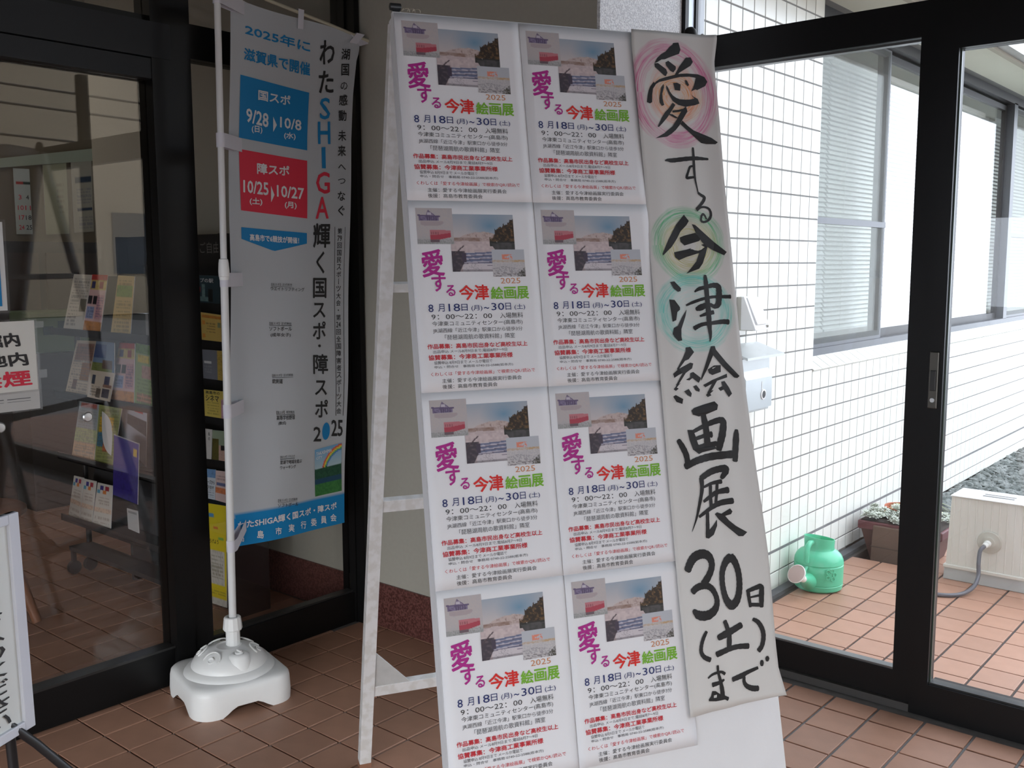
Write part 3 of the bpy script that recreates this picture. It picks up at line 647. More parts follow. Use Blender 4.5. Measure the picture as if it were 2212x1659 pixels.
SLINE= [[[6438,3132,19],[6516,3114,72],[6642,3115,108],[7029,3068,110],[7341,3047,98],[7646,3055,54]],[[7244,2786,54],[7237,3004,73],[7219,3348,68],[7221,3576,54],[7245,3758,40],[7264,3895,34]],[[7191,3246,44],[7111,3271,58],[7046,3398,58],[6994,3536,68],[7083,3534,68],[7188,3520,58]],[[7263,3906,61],[7348,3962,73],[7433,4017,83],[7383,4121,78],[7267,4236,68],[7182,4317,82]],[[7179,4340,68],[7289,4270,54],[7420,4257,54],[7532,4301,64],[7572,4415,68],[7534,4529,68],[7435,4603,58],[7329,4627,54],[7269,4589,54],[7293,4486,53],[7345,4429,54],[7397,4474,48],[7428,4553,44]],[[7225,5937,76],[7231,6100,126],[7227,6455,137],[7230,6850,148],[7221,7144,138],[7228,7400,84],[7196,7546,13]],[[6903,6331,34],[7022,6264,93],[7206,6228,92],[7414,6181,117],[7571,6203,150],[7593,6323,160],[7573,6501,160],[7536,6639,160],[7427,6696,106],[7297,6644,84]],[[6647,6650,46],[6855,6576,75],[7132,6503,75],[7453,6459,72],[7886,6467,99]],[[6903,6753,84],[7019,6717,158],[7206,6652,126]],[[6986,6922,46],[7183,6868,94],[7379,6833,106]],[[6811,7211,114],[6905,7165,104],[7044,7120,94],[7294,7097,89],[7615,7067,116],[7785,7081,132]],[[6858,9265,136],[6885,9469,170],[6907,9726,170],[6900,10022,170]],[[6549,9649,90],[6777,9568,102],[7108,9461,138],[7309,9431,152],[7376,9500,184],[7324,9753,196],[7254,9941,184],[7184,10128,160]],[[6578,9830,90],[6878,9766,102],[7039,9756,160]],[[6655,10026,90],[6852,10008,137],[7151,9976,114]],[[6120,9830,112],[6211,9994,146],[6297,10211,145],[6316,10485,134]],[[6247,10459,156],[6448,10380,162],[6623,10330,170],[6996,10274,182],[7568,10263,184]],[[7731,9694,93],[7697,9886,174],[7637,10204,173],[7600,10426,150]],[[6626,10762,135],[6908,10637,159],[7135,10588,160],[7309,10585,172],[7299,10669,172],[7185,10808,91]],[[6638,10763,135],[6622,11035,101],[6513,11382,78],[6408,11685,50],[6269,11984,8]],[[6677,10977,56],[6929,10903,80],[7177,10882,114]],[[6875,10952,90],[6848,11202,90],[6833,11453,102]],[[7066,10883,80],[7029,11113,80],[6978,11361,80]],[[6641,11310,68],[6925,11167,113],[7078,11117,114],[7328,11096,160]],[[6484,11651,67],[6793,11492,101],[7099,11383,136],[7423,11360,148]],[[6711,11568,90],[6681,11858,100],[6650,12148,112]],[[6042,12852,194],[6117,12725,202],[6207,12613,210],[6325,12538,218],[6486,12515,219],[6622,12584,198],[6685,12735,164],[6662,12882,158],[6574,13036,163],[6446,13197,182]],[[6122,13354,159],[6215,13291,162],[6329,13251,167],[6488,13250,162],[6607,13319,146],[6689,13444,134],[6730,13585,134],[6716,13719,146],[6631,13844,189],[6479,13926,218],[6321,13926,224],[6201,13877,202],[6095,13769,86]],[[7222,12678,222],[7119,12728,193],[7026,12841,170],[6953,12998,159],[6927,13200,154],[6936,13379,158],[6966,13546,169],[7024,13683,191],[7133,13786,221],[7253,13726,200],[7333,13592,170],[7375,13432,160],[7394,13255,152],[7390,13076,151],[7359,12907,156],[7302,12762,178],[7222,12678,222]],[[7597,13486,105],[7603,13653,89],[7628,13876,82]],[[7587,13506,90],[7823,13452,112],[7956,13447,128],[7942,13667,138],[7920,13913,105]],[[7652,13659,44],[7867,13644,60]],[[7633,13829,89],[7908,13870,90]],[[6394,14295,72],[6313,14409,95],[6248,14533,98],[6209,14660,102],[6212,14763,106],[6282,14868,113],[6428,14948,118]],[[6678,14475,136],[6895,14415,176],[7112,14356,160],[7352,14268,146]],[[6892,14117,112],[6945,14273,128],[6985,14472,144],[6958,14721,144]],[[6604,14848,142],[6926,14776,128],[7210,14757,120],[7491,14781,138]],[[7666,14175,82],[7784,14250,114],[7868,14382,123],[7906,14523,123],[7895,14673,122],[7836,14830,118],[7744,14922,122]],[[7960,15089,73],[7955,15133,111],[7948,15189,74]],[[7807,15160,73],[7801,15216,107],[7794,15278,73]],[[6980,15480,112],[7222,15443,128],[7407,15382,96],[7682,15311,73]],[[7308,15471,80],[7297,15573,88],[7331,15660,104],[7404,15723,120],[7523,15772,137],[7647,15784,129]],[[6602,15106,63],[6603,15261,66],[6642,15458,80],[6665,15653,110],[6672,15830,110]],[[6334,15353,39],[6435,15295,56],[6541,15267,63],[6681,15258,64],[6771,15316,79]],[[6436,15522,110],[6603,15497,86],[6740,15444,47]],[[6697,15835,79],[6804,15896,94]]]
SE_L = [(-40, 598), (313, 5977-180), (3726, 5850), (7064, 5790), (10334, 5770), (13540, 5745), (16135, 5770)]
SE_R = [(-75, 8160), (57, 8153), (634, 8038), (2162, 8034), (3562, 8002), (5984, 8030), (8262, 8070), (10515, 8123), (12745, 8201), (14832, 8200), (15379, 8216), (16052, 8349)]
SE_L[0] = (-40, 5830)
def ip(T, t):
    if t <= T[0][0]: return T[0][1]
    for a, b in zip(T, T[1:]):
        if t <= b[0]: return a[1]+(b[1]-a[1])*(t-a[0])/(b[0]-a[0])
    return T[-1][1]
def swave(s, t):
    a = .0016*sin(s*70+sin(t*3)*2)*(.4+.6*min(1, max(0, (t-.15)*3)))+.002*sin(t*9+s*12)
    e = max(0, (s-.745)/.06); return .0065+a+.008*e*e*(.6+.4*sin(t*5+1))
def sp_(s, t, n=0): return bp(s, t, swave(s, t)+n)
def strip_mat():
    m = bpy.data.materials.new('crayon_circles_on_paper'); m.use_nodes = True; nt = m.node_tree; N = nt.nodes; L = nt.links
    b = N['Principled BSDF']; b.inputs['Roughness'].default_value = .6
    at = N.new('ShaderNodeAttribute'); at.attribute_name = 'print_uv'
    cur = N.new('ShaderNodeRGB'); cur.outputs[0].default_value = (.56, .555, .54, 1); cur = cur.outputs[0]
    def M(op, a, b_=None, c=None):
        n = N.new('ShaderNodeMath'); n.operation = op
        for i, x in enumerate((a, b_, c)):
            if x is None: continue
            if isinstance(x, (int, float)): n.inputs[i].default_value = x
            else: L.new(x, n.inputs[i])
        return n.outputs[0]
    sx = N.new('ShaderNodeSeparateXYZ'); L.new(at.outputs['Vector'], sx.inputs[0])
    for cx_, cy_, rx, ry, r0, wdt, col, col2, st, seed in [(.6838, .1468, .1169, .1323, .86, .20, rgb(178, 60, 110), rgb(205, 140, 175), .85, 1), (.6911, .1516, .067, .0594, .62, .55, rgb(205, 110, 45), rgb(200, 150, 60), .75, 2), (.6838, .1468, .1169, .1323, .5, .1, rgb(210, 90, 80), rgb(200, 120, 70), .35, 7),
            (.6873, .5190, .0968, .0941, .84, .22, rgb(60, 150, 95), rgb(120, 190, 150), .8, 3), (.6883, .5212, .0695, .0606, .72, .5, rgb(150, 150, 55), rgb(185, 175, 90), .6, 4), (.6874, .6821, .1029, .0915, .86, .24, rgb(60, 170, 160), rgb(130, 200, 190), .8, 5), (.6874, .6821, .1029, .0915, .45, .5, rgb(120, 190, 190), rgb(150, 210, 205), .3, 6)]:
        dx = M('DIVIDE', M('SUBTRACT', sx.outputs[0], cx_), rx); dy = M('DIVIDE', M('SUBTRACT', sx.outputs[1], cy_), ry)
        r = M('SQRT', M('ADD', M('MULTIPLY', dx, dx), M('MULTIPLY', dy, dy))); an = M('ARCTAN2', dy, dx)
        # strokes drift in radius along the turn
        cb = N.new('ShaderNodeCombineXYZ'); L.new(M('MULTIPLY', an, 1.1), cb.inputs[0]); L.new(M('ADD', M('MULTIPLY', r, 26), M('MULTIPLY', an, .9)), cb.inputs[1]); cb.inputs[2].default_value = seed*7
        nz = N.new('ShaderNodeTexNoise'); nz.inputs['Scale'].default_value = 1.0; nz.inputs['Detail'].default_value = 5; nz.inputs['Roughness'].default_value = .65; L.new(cb.outputs[0], nz.inputs['Vector'])
        c2 = N.new('ShaderNodeCombineXYZ'); L.new(dx, c2.inputs[0]); L.new(dy, c2.inputs[1]); c2.inputs[2].default_value = seed*3
        n2 = N.new('ShaderNodeTexNoise'); n2.inputs['Scale'].default_value = 1.6; L.new(c2.outputs[0], n2.inputs['Vector'])
        rr = M('ADD', r, M('MULTIPLY', M('SUBTRACT', n2.outputs[0], .5), .22))
        band = M('SUBTRACT', 1, M('DIVIDE', M('ABSOLUTE', M('SUBTRACT', rr, r0)), wdt)); band = M('MAXIMUM', band, 0)
        streak = N.new('ShaderNodeMapRange'); streak.inputs['From Min'].default_value = .40; streak.inputs['From Max'].default_value = .66; L.new(nz.outputs[0], streak.inputs['Value'])
        fac = M('MULTIPLY', M('MULTIPLY', M('POWER', band, .6), M('ADD', streak.outputs[0], .18)), st*1.35); fac = M('MINIMUM', fac, 1)
        cm = N.new('ShaderNodeMix'); cm.data_type = 'RGBA'; L.new(n2.outputs[0], cm.inputs[0]); cm.inputs[6].default_value = col; cm.inputs[7].default_value = col2
        mx = N.new('ShaderNodeMix'); mx.data_type = 'RGBA'; L.new(fac, mx.inputs[0]); L.new(cur, mx.inputs[6]); L.new(cm.outputs[2], mx.inputs[7]); cur = mx.outputs[2]
    L.new(cur, b.inputs['Base Color']); return m
t = thing('lettered_strip', 'long paper strip with black brush characters over coloured crayon circles, right side of the board', 'banner', bp(.69, .8))
nx, ny = 24, 170; mb = MB(); vs = []; uv = []
for j in range(ny+1):
    T = (-.0075+(1.6035+.0075)*j/ny)
    for i in range(nx+1):
        tt = T+(.012 if j == ny else 0)*(1-i/nx) if j > ny-2 else T
        l, r = ip(SE_L, tt*1e4)/1e4, ip(SE_R, tt*1e4)/1e4; s = l+(r-l)*i/nx; vs.append(sp_(s, tt)); uv.append((s, tt, 0))
fs = [(j*(nx+1)+i, (j+1)*(nx+1)+i, (j+1)*(nx+1)+i+1, j*(nx+1)+i+1) for j in range(ny) for i in range(nx)]
me = bpy.data.meshes.new('sheet'); me.from_pydata(vs, [], fs); at = me.attributes.new('print_uv', 'FLOAT_VECTOR', 'POINT'); at.data.foreach_set('vector', [c for q_ in uv for c in q_])
me.polygons.foreach_set('use_smooth', [True]*len(fs)); me.materials.append(strip_mat()); so_ = put('paper_sheet', me, t)
sd = so_.modifiers.new('thickness', 'SOLIDIFY'); sd.thickness = .0005; sd.offset = -1
def stroke_mesh(mb, pts):      # polyline with widths (1e-4 m) -> ribbon with round-cut ends
    P = [Vector((a, b)) for a, b, w in pts]; Wd = [w/2 for a, b, w in pts]; Q = []; V = []
    # smooth the path
    for i in range(len(P)-1):
        p0_, p1, p2, p3 = P[max(i-1, 0)], P[i], P[i+1], P[min(i+2, len(P)-1)]
        for k in range(5):
            u = k/5; Q.append(.5*((2*p1)+(p2-p0_)*u+(2*p0_-5*p1+4*p2-p3)*u*u+(3*p1-p0_-3*p2+p3)*u**3)); V.append(Wd[i]*(1-u)+Wd[i+1]*u)
    Q.append(P[-1]); V.append(Wd[-1]); Lf = []; Rt = []
    for i, p in enumerate(Q):
        d = (Q[min(i+1, len(Q)-1)]-Q[max(i-1, 0)]); d = d.normalized() if d.length else Vector((1, 0)); nn = Vector((-d.y, d.x)); rg = 1+.05*sin(i*2.1+p.x*.01)
        Lf.append(p+nn*V[i]*rg); Rt.append(p-nn*V[i]*rg)
    def tp3(p): return sp_(p.x/1e4, p.y/1e4, .0008+KN*6e-6)
    n = len(Q); fs = [(i, i+1, n+i+1, n+i) for i in range(n-1)]; vs = [tp3(p) for p in Lf+Rt]
    for idx, sgn in ((0, -1), (n-1, 1)):       # blunt rounded ends
        d = (Q[1]-Q[0]).normalized() if idx == 0 else (Q[-1]-Q[-2]).normalized(); c = Q[idx]+d*sgn*V[idx]*.35
        a = len(vs); vs += [tp3(c+(Lf[idx]-Q[idx])*.55), tp3(c+(Rt[idx]-Q[idx])*.55)]
        fs.append((idx, n+idx, a+1, a))
    fs2 = []
    for f in fs:
        A_, B_, C_ = vs[f[0]], vs[f[1]], vs[f[2]]
        fs2.append(f if (B_-A_).cross(C_-A_).dot(BN) > 0 else f[::-1])
    mb.add(vs, fs2)
brush_ink = mat('brush_ink', (.007, .007, .008, 1), .65, noise=.3, nscale=60)
mb = MB(); KN = 0
for poly in SPOLY:
    p2 = [Vector((a/1e4, b/1e4, 0)) for a, b in poly]; tri = geometry.tessellate_polygon([p2]); KN += 1; vs = [sp_(p.x, p.y, .0009+KN*6e-6) for p in p2]
    fs = []
    for f in tri:
        A_, B_, C_ = (vs[k] for k in f); fs.append(tuple(f) if (B_-A_).cross(C_-A_).dot(BN) > 0 else tuple(f)[::-1])
    mb.add(vs, fs)
for ln in SLINE:
    KN += 1; stroke_mesh(mb, ln)
mb.build('brush_lettering', brush_ink, t)
# ================================================================ FLAG STAND AND CLOTH BANNER
fc = Vector((-2.862, 1.868, 0)); FA = radians(76); fu = Vector((cos(FA), sin(FA), 0)); fv = Vector((fu.y, -fu.x, 0))   # fu along the right face
t = thing('flag_stand', 'white plastic water-filled base holding the white banner pole by the glass door', 'flag stand', fc)
def rsq(half, r, n=6):
    P = []
    for k, (sx, sy) in enumerate(((1, 1), (-1, 1), (-1, -1), (1, -1))):
        for i in range(n+1): a = k*pi/2+i*pi/2/n; P.append((sx*(half-r)+r*cos(a), sy*(half-r)+r*sin(a)))
    # straight sides get extra points for the arches
    out = []
    for i, p in enumerate(P):
        out.append(p); q_ = P[(i+1) % len(P)]
        if i % (n+1) == n:
            for k in range(1, 12): u = k/12; out.append((p[0]+(q_[0]-p[0])*u, p[1]+(q_[1]-p[1])*u))
    return out
H_ = .172; rings = []; mb = MB()
def arch(x, y):
    m = min(abs(x), abs(y)) if max(abs(x), abs(y)) > H_*.9 else 9
    return .030*max(0, min(1, (.085-m)/.045)) if m < .085 else 0
for half, rr, z, ar in ((.170, .066, 0, 1), (H_, .068, .03, .0), (H_-.002, .068, .075, 0), (H_-.005, .066, .090, 0), (H_-.013, .060, .098, 0), (H_-.03, .055, .1005, 0), (.105, .10, .1015, 0)):
    pts = rsq(half, rr) if half > .11 else rsq(.105, .0999)
    rings.append([(x, y, max(z, .0) if not ar else arch(x*H_/half, y*H_/half)) for x, y in pts])
n = len(rings[0]); rings[1] = [(x, y, max(.03, arch(x, y)+.006)) for x, y, z in rings[1]]
vs = [fc+fu*x+fv*y+Vector((0, 0, z)) for R_ in rings for x, y, z in R_]; fs = [(i*n+k, (i+1)*n+k, (i+1)*n+(k+1) % n, i*n+(k+1) % n) for i in range(len(rings)-1) for k in range(n)]
fs.append(tuple((len(rings)-1)*n+k for k in range(n)))
mb.add(vs, fs); base = mb.build('base_tank', white_plastic, t, smooth=True)
MB().lathe(fc+Vector((0, 0, .099)), [(.152, 0), (.150, .004), (.143, .012), (.126, .020), (.122, .0205)], 56).build('base_ring', white_plastic, t, smooth=True)
MB().lathe(fc+Vector((0, 0, .117)), [(.127, 0), (.126, .006), (.117, .024), (.098, .042), (.072, .054), (.048, .060), (.042, .061), (.040, .058), (.036, .056), (.01, .056)], 56).build('dome', white_plastic, t, smooth=True)
dm = t.children[-1]
for k in range(6):
    a = radians(-70+60*k); dvec = Vector((cos(a), sin(a), 0)); c = fc+dvec*.098+Vector((0, 0, .158)); nn = (dvec*.62+Vector((0, 0, .78))).normalized()
    if k == 1:
        c = fc+dvec*.084+Vector((0, 0, .150)); f = MB().lathe(c, [(.042, -.03), (.034, .018), (.027, .024), (.022, .026), (.016, .024), (.015, .018), (.002, .018)], 24).build('filler_neck', white_plastic, t, smooth=True)
        MB().lathe(c, [(.014, .018), (.014, .028), (.012, .030), (.001, .030)], 20).obox(c+Vector((-.011, -.0025, .030)), (.022, 0, 0), (0, .005, 0), (0, 0, .006)).build('filler_cap', white_plastic, f, smooth=True)
    else:
        sd_ = dvec.cross(Vector((0, 0, 1))); tg = nn.cross(sd_).normalized()
        path = [c+nn*.002+sd_*.030*cos(b)+tg*.038*sin(b)*(-1) for b in [i*pi/10 for i in range(11)]]
        up_ = 1 if tg.z < 0 else -1
        path = [c+nn*-.001+sd_*.031*cos(b)+tg*(-.034*up_*-1)*sin(b)*-1 for b in [i*pi/10 for i in range(11)]]
        MB().tube(path, .0028, 8).build('moulded_rib', white_plastic, dm, smooth=True)
        MB().lathe(c-nn*.004, [(.012, .004), (.0115, .0075), (.009, .0078), (.007, .002), (.001, .001)], 18, ax=nn).build('socket', white_plastic, dm, smooth=True)
PB, PT = Vector((-2.867, 1.890, .165)), Vector((-2.872, 1.926, 2.47))
def pol(z): return PB+(PT-PB)*((z-PB.z)/(PT.z-PB.z))
mb = MB(); mb.lathe(pol(.17), [(.024, 0), (.024, .055), (.031, .056), (.033, .060), (.029, .095), (.0285, .100), (.024, .103), (.0165, .101), (.016, .09)], 12); mb.build('neck_clamp', white_plastic, t)
MB().tube([pol(.26), pol(1.44)], .0128, 20).build('lower_pole', pole_white, t, smooth=True)
MB().lathe(pol(1.425), [(.0150, 0), (.0160, .006), (.0160, .010), (.0178, .012), (.0182, .03), (.0165, .055), (.0145, .068), (.0110, .070)], 20).build('pole_joint', white_plastic, t, smooth=True)
MB().tube([pol(1.48), pol(2.47)], .0108, 20).build('upper_pole', pole_white, t, smooth=True)
psi = radians(92.8); P0B = Vector((-2.93, 1.95, 0)); UB = Vector((cos(psi), sin(psi), 0)); NB = Vector((UB.y, -UB.x, 0))
rodA, rodB = pol(2.452), P0B+UB*.722+Vector((0, 0, 2.324))
MB().tube([rodA, P0B+UB*.215+Vector((0, 0, 2.383)), P0B+UB*.5+Vector((0, 0, 2.352)), rodB], .0062, 12).build('cross_rod', mat('cream_rod', (.50, .47, .36, 1), .5), t, smooth=True)
BLT =  [(0.486, 0.012), (0.608, 0.001), (0.967, 0.008), (1.404, 0.023), (1.629, 0.027), (1.896, 0.039), (2.313, 0.063), (2.363, 0.065)]
BRT =  [(0.485, 0.516), (0.694, 0.528), (1.026, 0.555), (1.514, 0.582), (1.943, 0.602), (2.118, 0.619), (2.246, 0.639), (2.273, 0.65), (2.331, 0.659)]
BANNER=[
('2025年に','b',[58, 71, 354, 67, 361, 105, 59, 107]),
('滋賀県で開催','b',[55, 149, 364, 139, 368, 184, 56, 189]),
('#box','b',[43, 238, 369, 240, 365, 440, 44, 439]),
('国スポ','w',[124, 271, 278, 266, 279, 301, 125, 305]),
('9/28','w',[72, 339, 177, 342, 178, 389, 73, 384]),
('(日)','w',[99, 391, 149, 388, 150, 413, 100, 417]),
('▶','w',[199, 348, 217, 349, 219, 398, 201, 399]),
('10/8','w',[232, 343, 335, 340, 336, 377, 233, 379]),
('(水)','w',[253, 391, 308, 387, 309, 413, 253, 416]),
('#box','r',[44, 475, 364, 476, 361, 677, 52, 673]),
('障スポ','w',[125, 510, 277, 504, 277, 539, 126, 547]),
('10/25','w',[62, 573, 178, 570, 179, 614, 62, 614]),
('(土)','w',[90, 627, 149, 625, 149, 651, 90, 653]),
('▶','w',[190, 580, 206, 582, 206, 636, 190, 635]),
('10/27','w',[217, 574, 345, 573, 345, 613, 217, 614]),
('(月)','w',[253, 626, 309, 625, 309, 650, 253, 652]),
('#poly','b',[51, 728, 359, 733, 359, 764, 202, 799, 50, 765]),
('高島市で6競技が開催！','w',[88, 747, 319, 746, 319, 768, 88, 770]),
('わ','kS',[399, 55, 471, 39, 485, 120, 411, 135]),
('た','kS',[409, 157, 484, 142, 492, 221, 416, 234]),
('S','bS',[423, 248, 475, 240, 480, 316, 427, 324]),
('H','bS',[416, 333, 480, 323, 484, 403, 419, 411]),
('I','bS',[437, 420, 457, 417, 458, 492, 438, 494]),
('G','rS',[406, 510, 479, 502, 480, 580, 407, 586]),
('A','rS',[404, 598, 473, 591, 474, 669, 404, 675]),
('輝','kS',[391, 692, 485, 685, 486, 773, 391, 778]),
('く','kS',[409, 789, 456, 787, 457, 867, 410, 868]),
('国','kS',[394, 884, 470, 882, 472, 955, 395, 956]),
('ス','kS',[396, 973, 466, 972, 467, 1026, 397, 1026]),
('ポ','kS',[395, 1039, 469, 1039, 470, 1105, 396, 1104]),
('・','kS',[425, 1122, 441, 1123, 442, 1133, 426, 1133]),
('障','kS',[396, 1156, 482, 1158, 483, 1232, 397, 1228]),
('ス','kS',[406, 1251, 475, 1255, 477, 1309, 407, 1305]),
('ポ','kS',[408, 1321, 484, 1326, 487, 1392, 410, 1387]),
('2','kS',[402, 1419, 449, 1423, 451, 1477, 403, 1473]),
('25','kS',[508, 1402, 576, 1407, 579, 1470, 511, 1464]),
('#disc','b',[453, 1410, 501, 1414, 504, 1474, 455, 1470]),
('湖','k',[508, 60, 552, 51, 562, 89, 518, 98]),
('国','k',[520, 111, 561, 103, 566, 145, 525, 152]),
('の','k',[525, 175, 561, 169, 565, 196, 528, 203]),
('感','k',[521, 221, 567, 213, 570, 252, 524, 259]),
('動','k',[522, 276, 566, 270, 568, 308, 525, 315]),
('未','k',[524, 348, 567, 341, 570, 381, 526, 386]),
('来','k',[523, 402, 567, 396, 568, 436, 524, 441]),
('へ','k',[525, 470, 567, 465, 568, 485, 525, 490]),
('つ','k',[524, 521, 566, 516, 567, 536, 524, 540]),
('な','k',[523, 567, 566, 563, 566, 597, 524, 601]),
('ぐ','k',[526, 618, 564, 615, 565, 652, 527, 654]),
('第','k',[527, 700, 553, 698, 553, 719, 528, 720]),
('79','k',[527, 726, 553, 724, 553, 745, 528, 746]),
('回','k',[527, 752, 553, 750, 553, 771, 528, 773]),
('国','k',[527, 778, 553, 777, 553, 798, 528, 799]),
('民','k',[527, 804, 553, 803, 554, 824, 528, 825]),
('ス','k',[528, 830, 553, 829, 554, 850, 528, 851]),
('ポ','k',[528, 856, 554, 856, 554, 877, 528, 877]),
('｜','k',[540, 882, 542, 882, 543, 903, 540, 903]),
('ツ','k',[528, 909, 554, 908, 555, 930, 529, 930]),
('大','k',[529, 935, 555, 935, 555, 956, 529, 956]),
('会','k',[529, 962, 555, 961, 555, 982, 529, 983]),
('・','k',[539, 996, 546, 996, 546, 1001, 539, 1001]),
('第','k',[529, 1015, 556, 1014, 556, 1036, 530, 1036]),
('24','k',[530, 1041, 556, 1041, 556, 1062, 530, 1062]),
('回','k',[530, 1068, 556, 1068, 557, 1089, 530, 1089]),
('全','k',[530, 1094, 556, 1094, 557, 1116, 531, 1115]),
('国','k',[531, 1121, 557, 1121, 557, 1142, 531, 1142]),
('障','k',[531, 1147, 557, 1148, 558, 1169, 531, 1168]),
('害','k',[531, 1174, 558, 1175, 558, 1196, 532, 1195]),
('者','k',[532, 1200, 558, 1201, 558, 1223, 532, 1222]),
('ス','k',[532, 1227, 558, 1228, 559, 1250, 532, 1248]),
('ポ','k',[532, 1254, 559, 1255, 559, 1277, 533, 1275]),
('｜','k',[544, 1281, 548, 1281, 549, 1303, 546, 1303]),
('ツ','k',[534, 1307, 560, 1309, 562, 1330, 535, 1329]),
('大','k',[535, 1334, 562, 1336, 563, 1357, 536, 1356]),
('会','k',[536, 1361, 563, 1363, 564, 1384, 537, 1382]),
('#box','k',[510, 696, 512, 696, 535, 1389, 532, 1389]),
('#box','k',[569, 692, 571, 692, 578, 1392, 575, 1392]),
('【国スポ】正式競技','k',[187, 908, 286, 907, 286, 915, 187, 916]),
('#box','k',[187, 918, 286, 918, 286, 919, 187, 919]),
('ウエイトリフティング','k',[184, 920, 348, 920, 348, 934, 184, 933]),
('【国スポ】正式競技','k',[180, 1041, 284, 1042, 284, 1051, 180, 1051]),
('#box','k',[180, 1053, 284, 1053, 284, 1055, 180, 1054]),
('ソフトボール','k',[179, 1056, 285, 1057, 285, 1072, 179, 1071]),
('(成年女子)','k',[185, 1078, 279, 1079, 279, 1094, 185, 1093]),
('【国スポ】正式競技','k',[189, 1220, 288, 1222, 288, 1231, 189, 1229]),
('#box','k',[189, 1231, 288, 1234, 288, 1235, 189, 1233]),
('銃剣道','k',[189, 1236, 237, 1238, 237, 1255, 189, 1252]),
('【国スポ】特別競技','k',[204, 1349, 292, 1352, 293, 1362, 204, 1359]),
('#box','k',[204, 1361, 293, 1364, 293, 1366, 204, 1362]),
('高等学校野球','k',[204, 1364, 294, 1367, 294, 1384, 204, 1380]),
('(軟式)','k',[212, 1385, 249, 1386, 249, 1400, 212, 1399]),
('【国スポ】デモスポ','k',[218, 1506, 295, 1509, 295, 1518, 218, 1515]),
('#box','k',[218, 1517, 295, 1520, 295, 1522, 218, 1519]),
('里湖で地域を結ぶ','k',[217, 1521, 336, 1528, 336, 1543, 217, 1536]),
('ウォーキング','k',[217, 1541, 302, 1545, 302, 1558, 217, 1554]),
('【障スポ】正式競技','k',[207, 1658, 315, 1666, 315, 1676, 207, 1668]),
('#box','k',[207, 1670, 314, 1678, 314, 1679, 207, 1671]),
('ソフトボール','k',[206, 1673, 319, 1682, 318, 1696, 205, 1687]),
('#pic','b',[414, 1505, 575, 1494, 582, 1676, 423, 1678]),
('TAKASHIMA','w',[422, 1515, 516, 1509, 517, 1522, 423, 1527]),
('CITY','w',[424, 1532, 460, 1530, 460, 1540, 424, 1542]),
('#band','b',[5, 1691, 601, 1690, 601, 1690, 5, 1691]),
('わたSHIGA輝く国スポ・障スポ','w',[17, 1713, 547, 1714, 548, 1740, 13, 1741]),
('高','w',[12, 1755, 41, 1759, 37, 1787, 7, 1783]),
('島','w',[100, 1755, 130, 1759, 126, 1787, 96, 1783]),
('市','w',[186, 1755, 218, 1759, 215, 1787, 183, 1782]),
('実','w',[257, 1754, 290, 1759, 288, 1787, 255, 1782]),
('行','w',[329, 1754, 362, 1759, 361, 1787, 327, 1782]),
('委','w',[392, 1754, 426, 1759, 425, 1787, 391, 1782]),
('員','w',[451, 1754, 486, 1759, 486, 1787, 451, 1782]),
('会','w',[509, 1754, 545, 1759, 546, 1787, 509, 1782]),
]
def bs(a, b, n=0):           # cloth millimetres -> world
    f = a/600; zt = 2.363-.033*f; zb = .49-.018*f; z = zt-(zt-zb)*b/1800
    l, r = ip(BLT, z), ip(BRT, z); u = l+(r-l)*f; k = b/1800
    w = .010*sin(f*pi)*k*k*2+.004*sin(f*9+k*5)*(.3+k)+.003*sin(k*16+f*3)
    if b < 60: w += 0
    sag = -.006*sin(f*pi*2)*max(0, 1-b/120)
    return P0B+UB*u+NB*(w+n)+Vector((0, 0, z+sag))
t = thing('cloth_banner', 'tall white cloth banner with blue and red date boxes hanging from the white pole', 'banner', bs(300, 900))
CB, CR, CW = rgb(0, 128, 188), rgb(214, 45, 72), (.48, .51, .54, 1)
def paint_cloth(u, v):
    b = v*1800; a = u*600
    if b > 1688+ (12*(1-min(1, a/14))**2 if a < 14 else 0): return CB
    return CW
sheet(48, 150, lambda u, v: bs(u*600, v*1800), paint_cloth).build('cloth', printed_cloth, t, smooth=True)
def paint_pic(u, v):
    nz = vnoise(u*25, v*30)-.5
    c = fade(rgb(110, 165, 205), rgb(190, 205, 200), v*1.6)
    d = hypot((u-1.05)*.75, v-.62)
    for r_, cc in ((.60, (205, 60, 60)), (.575, (225, 150, 60)), (.55, (220, 210, 80)), (.525, (90, 170, 90)), (.50, (70, 110, 190))):
        if abs(d-r_) < .014 and v < .5: c = rgb(*cc)
    if v > .42+.03*nz: c = fade(rgb(40, 90, 62), rgb(20, 62, 46), .5+nz)
    if .64 < v < .74: c = rgb(30, 70, 95)
    if v > .74: c = fade(rgb(62, 128, 62), rgb(40, 100, 50), .5+nz)
    return c
bym = {}
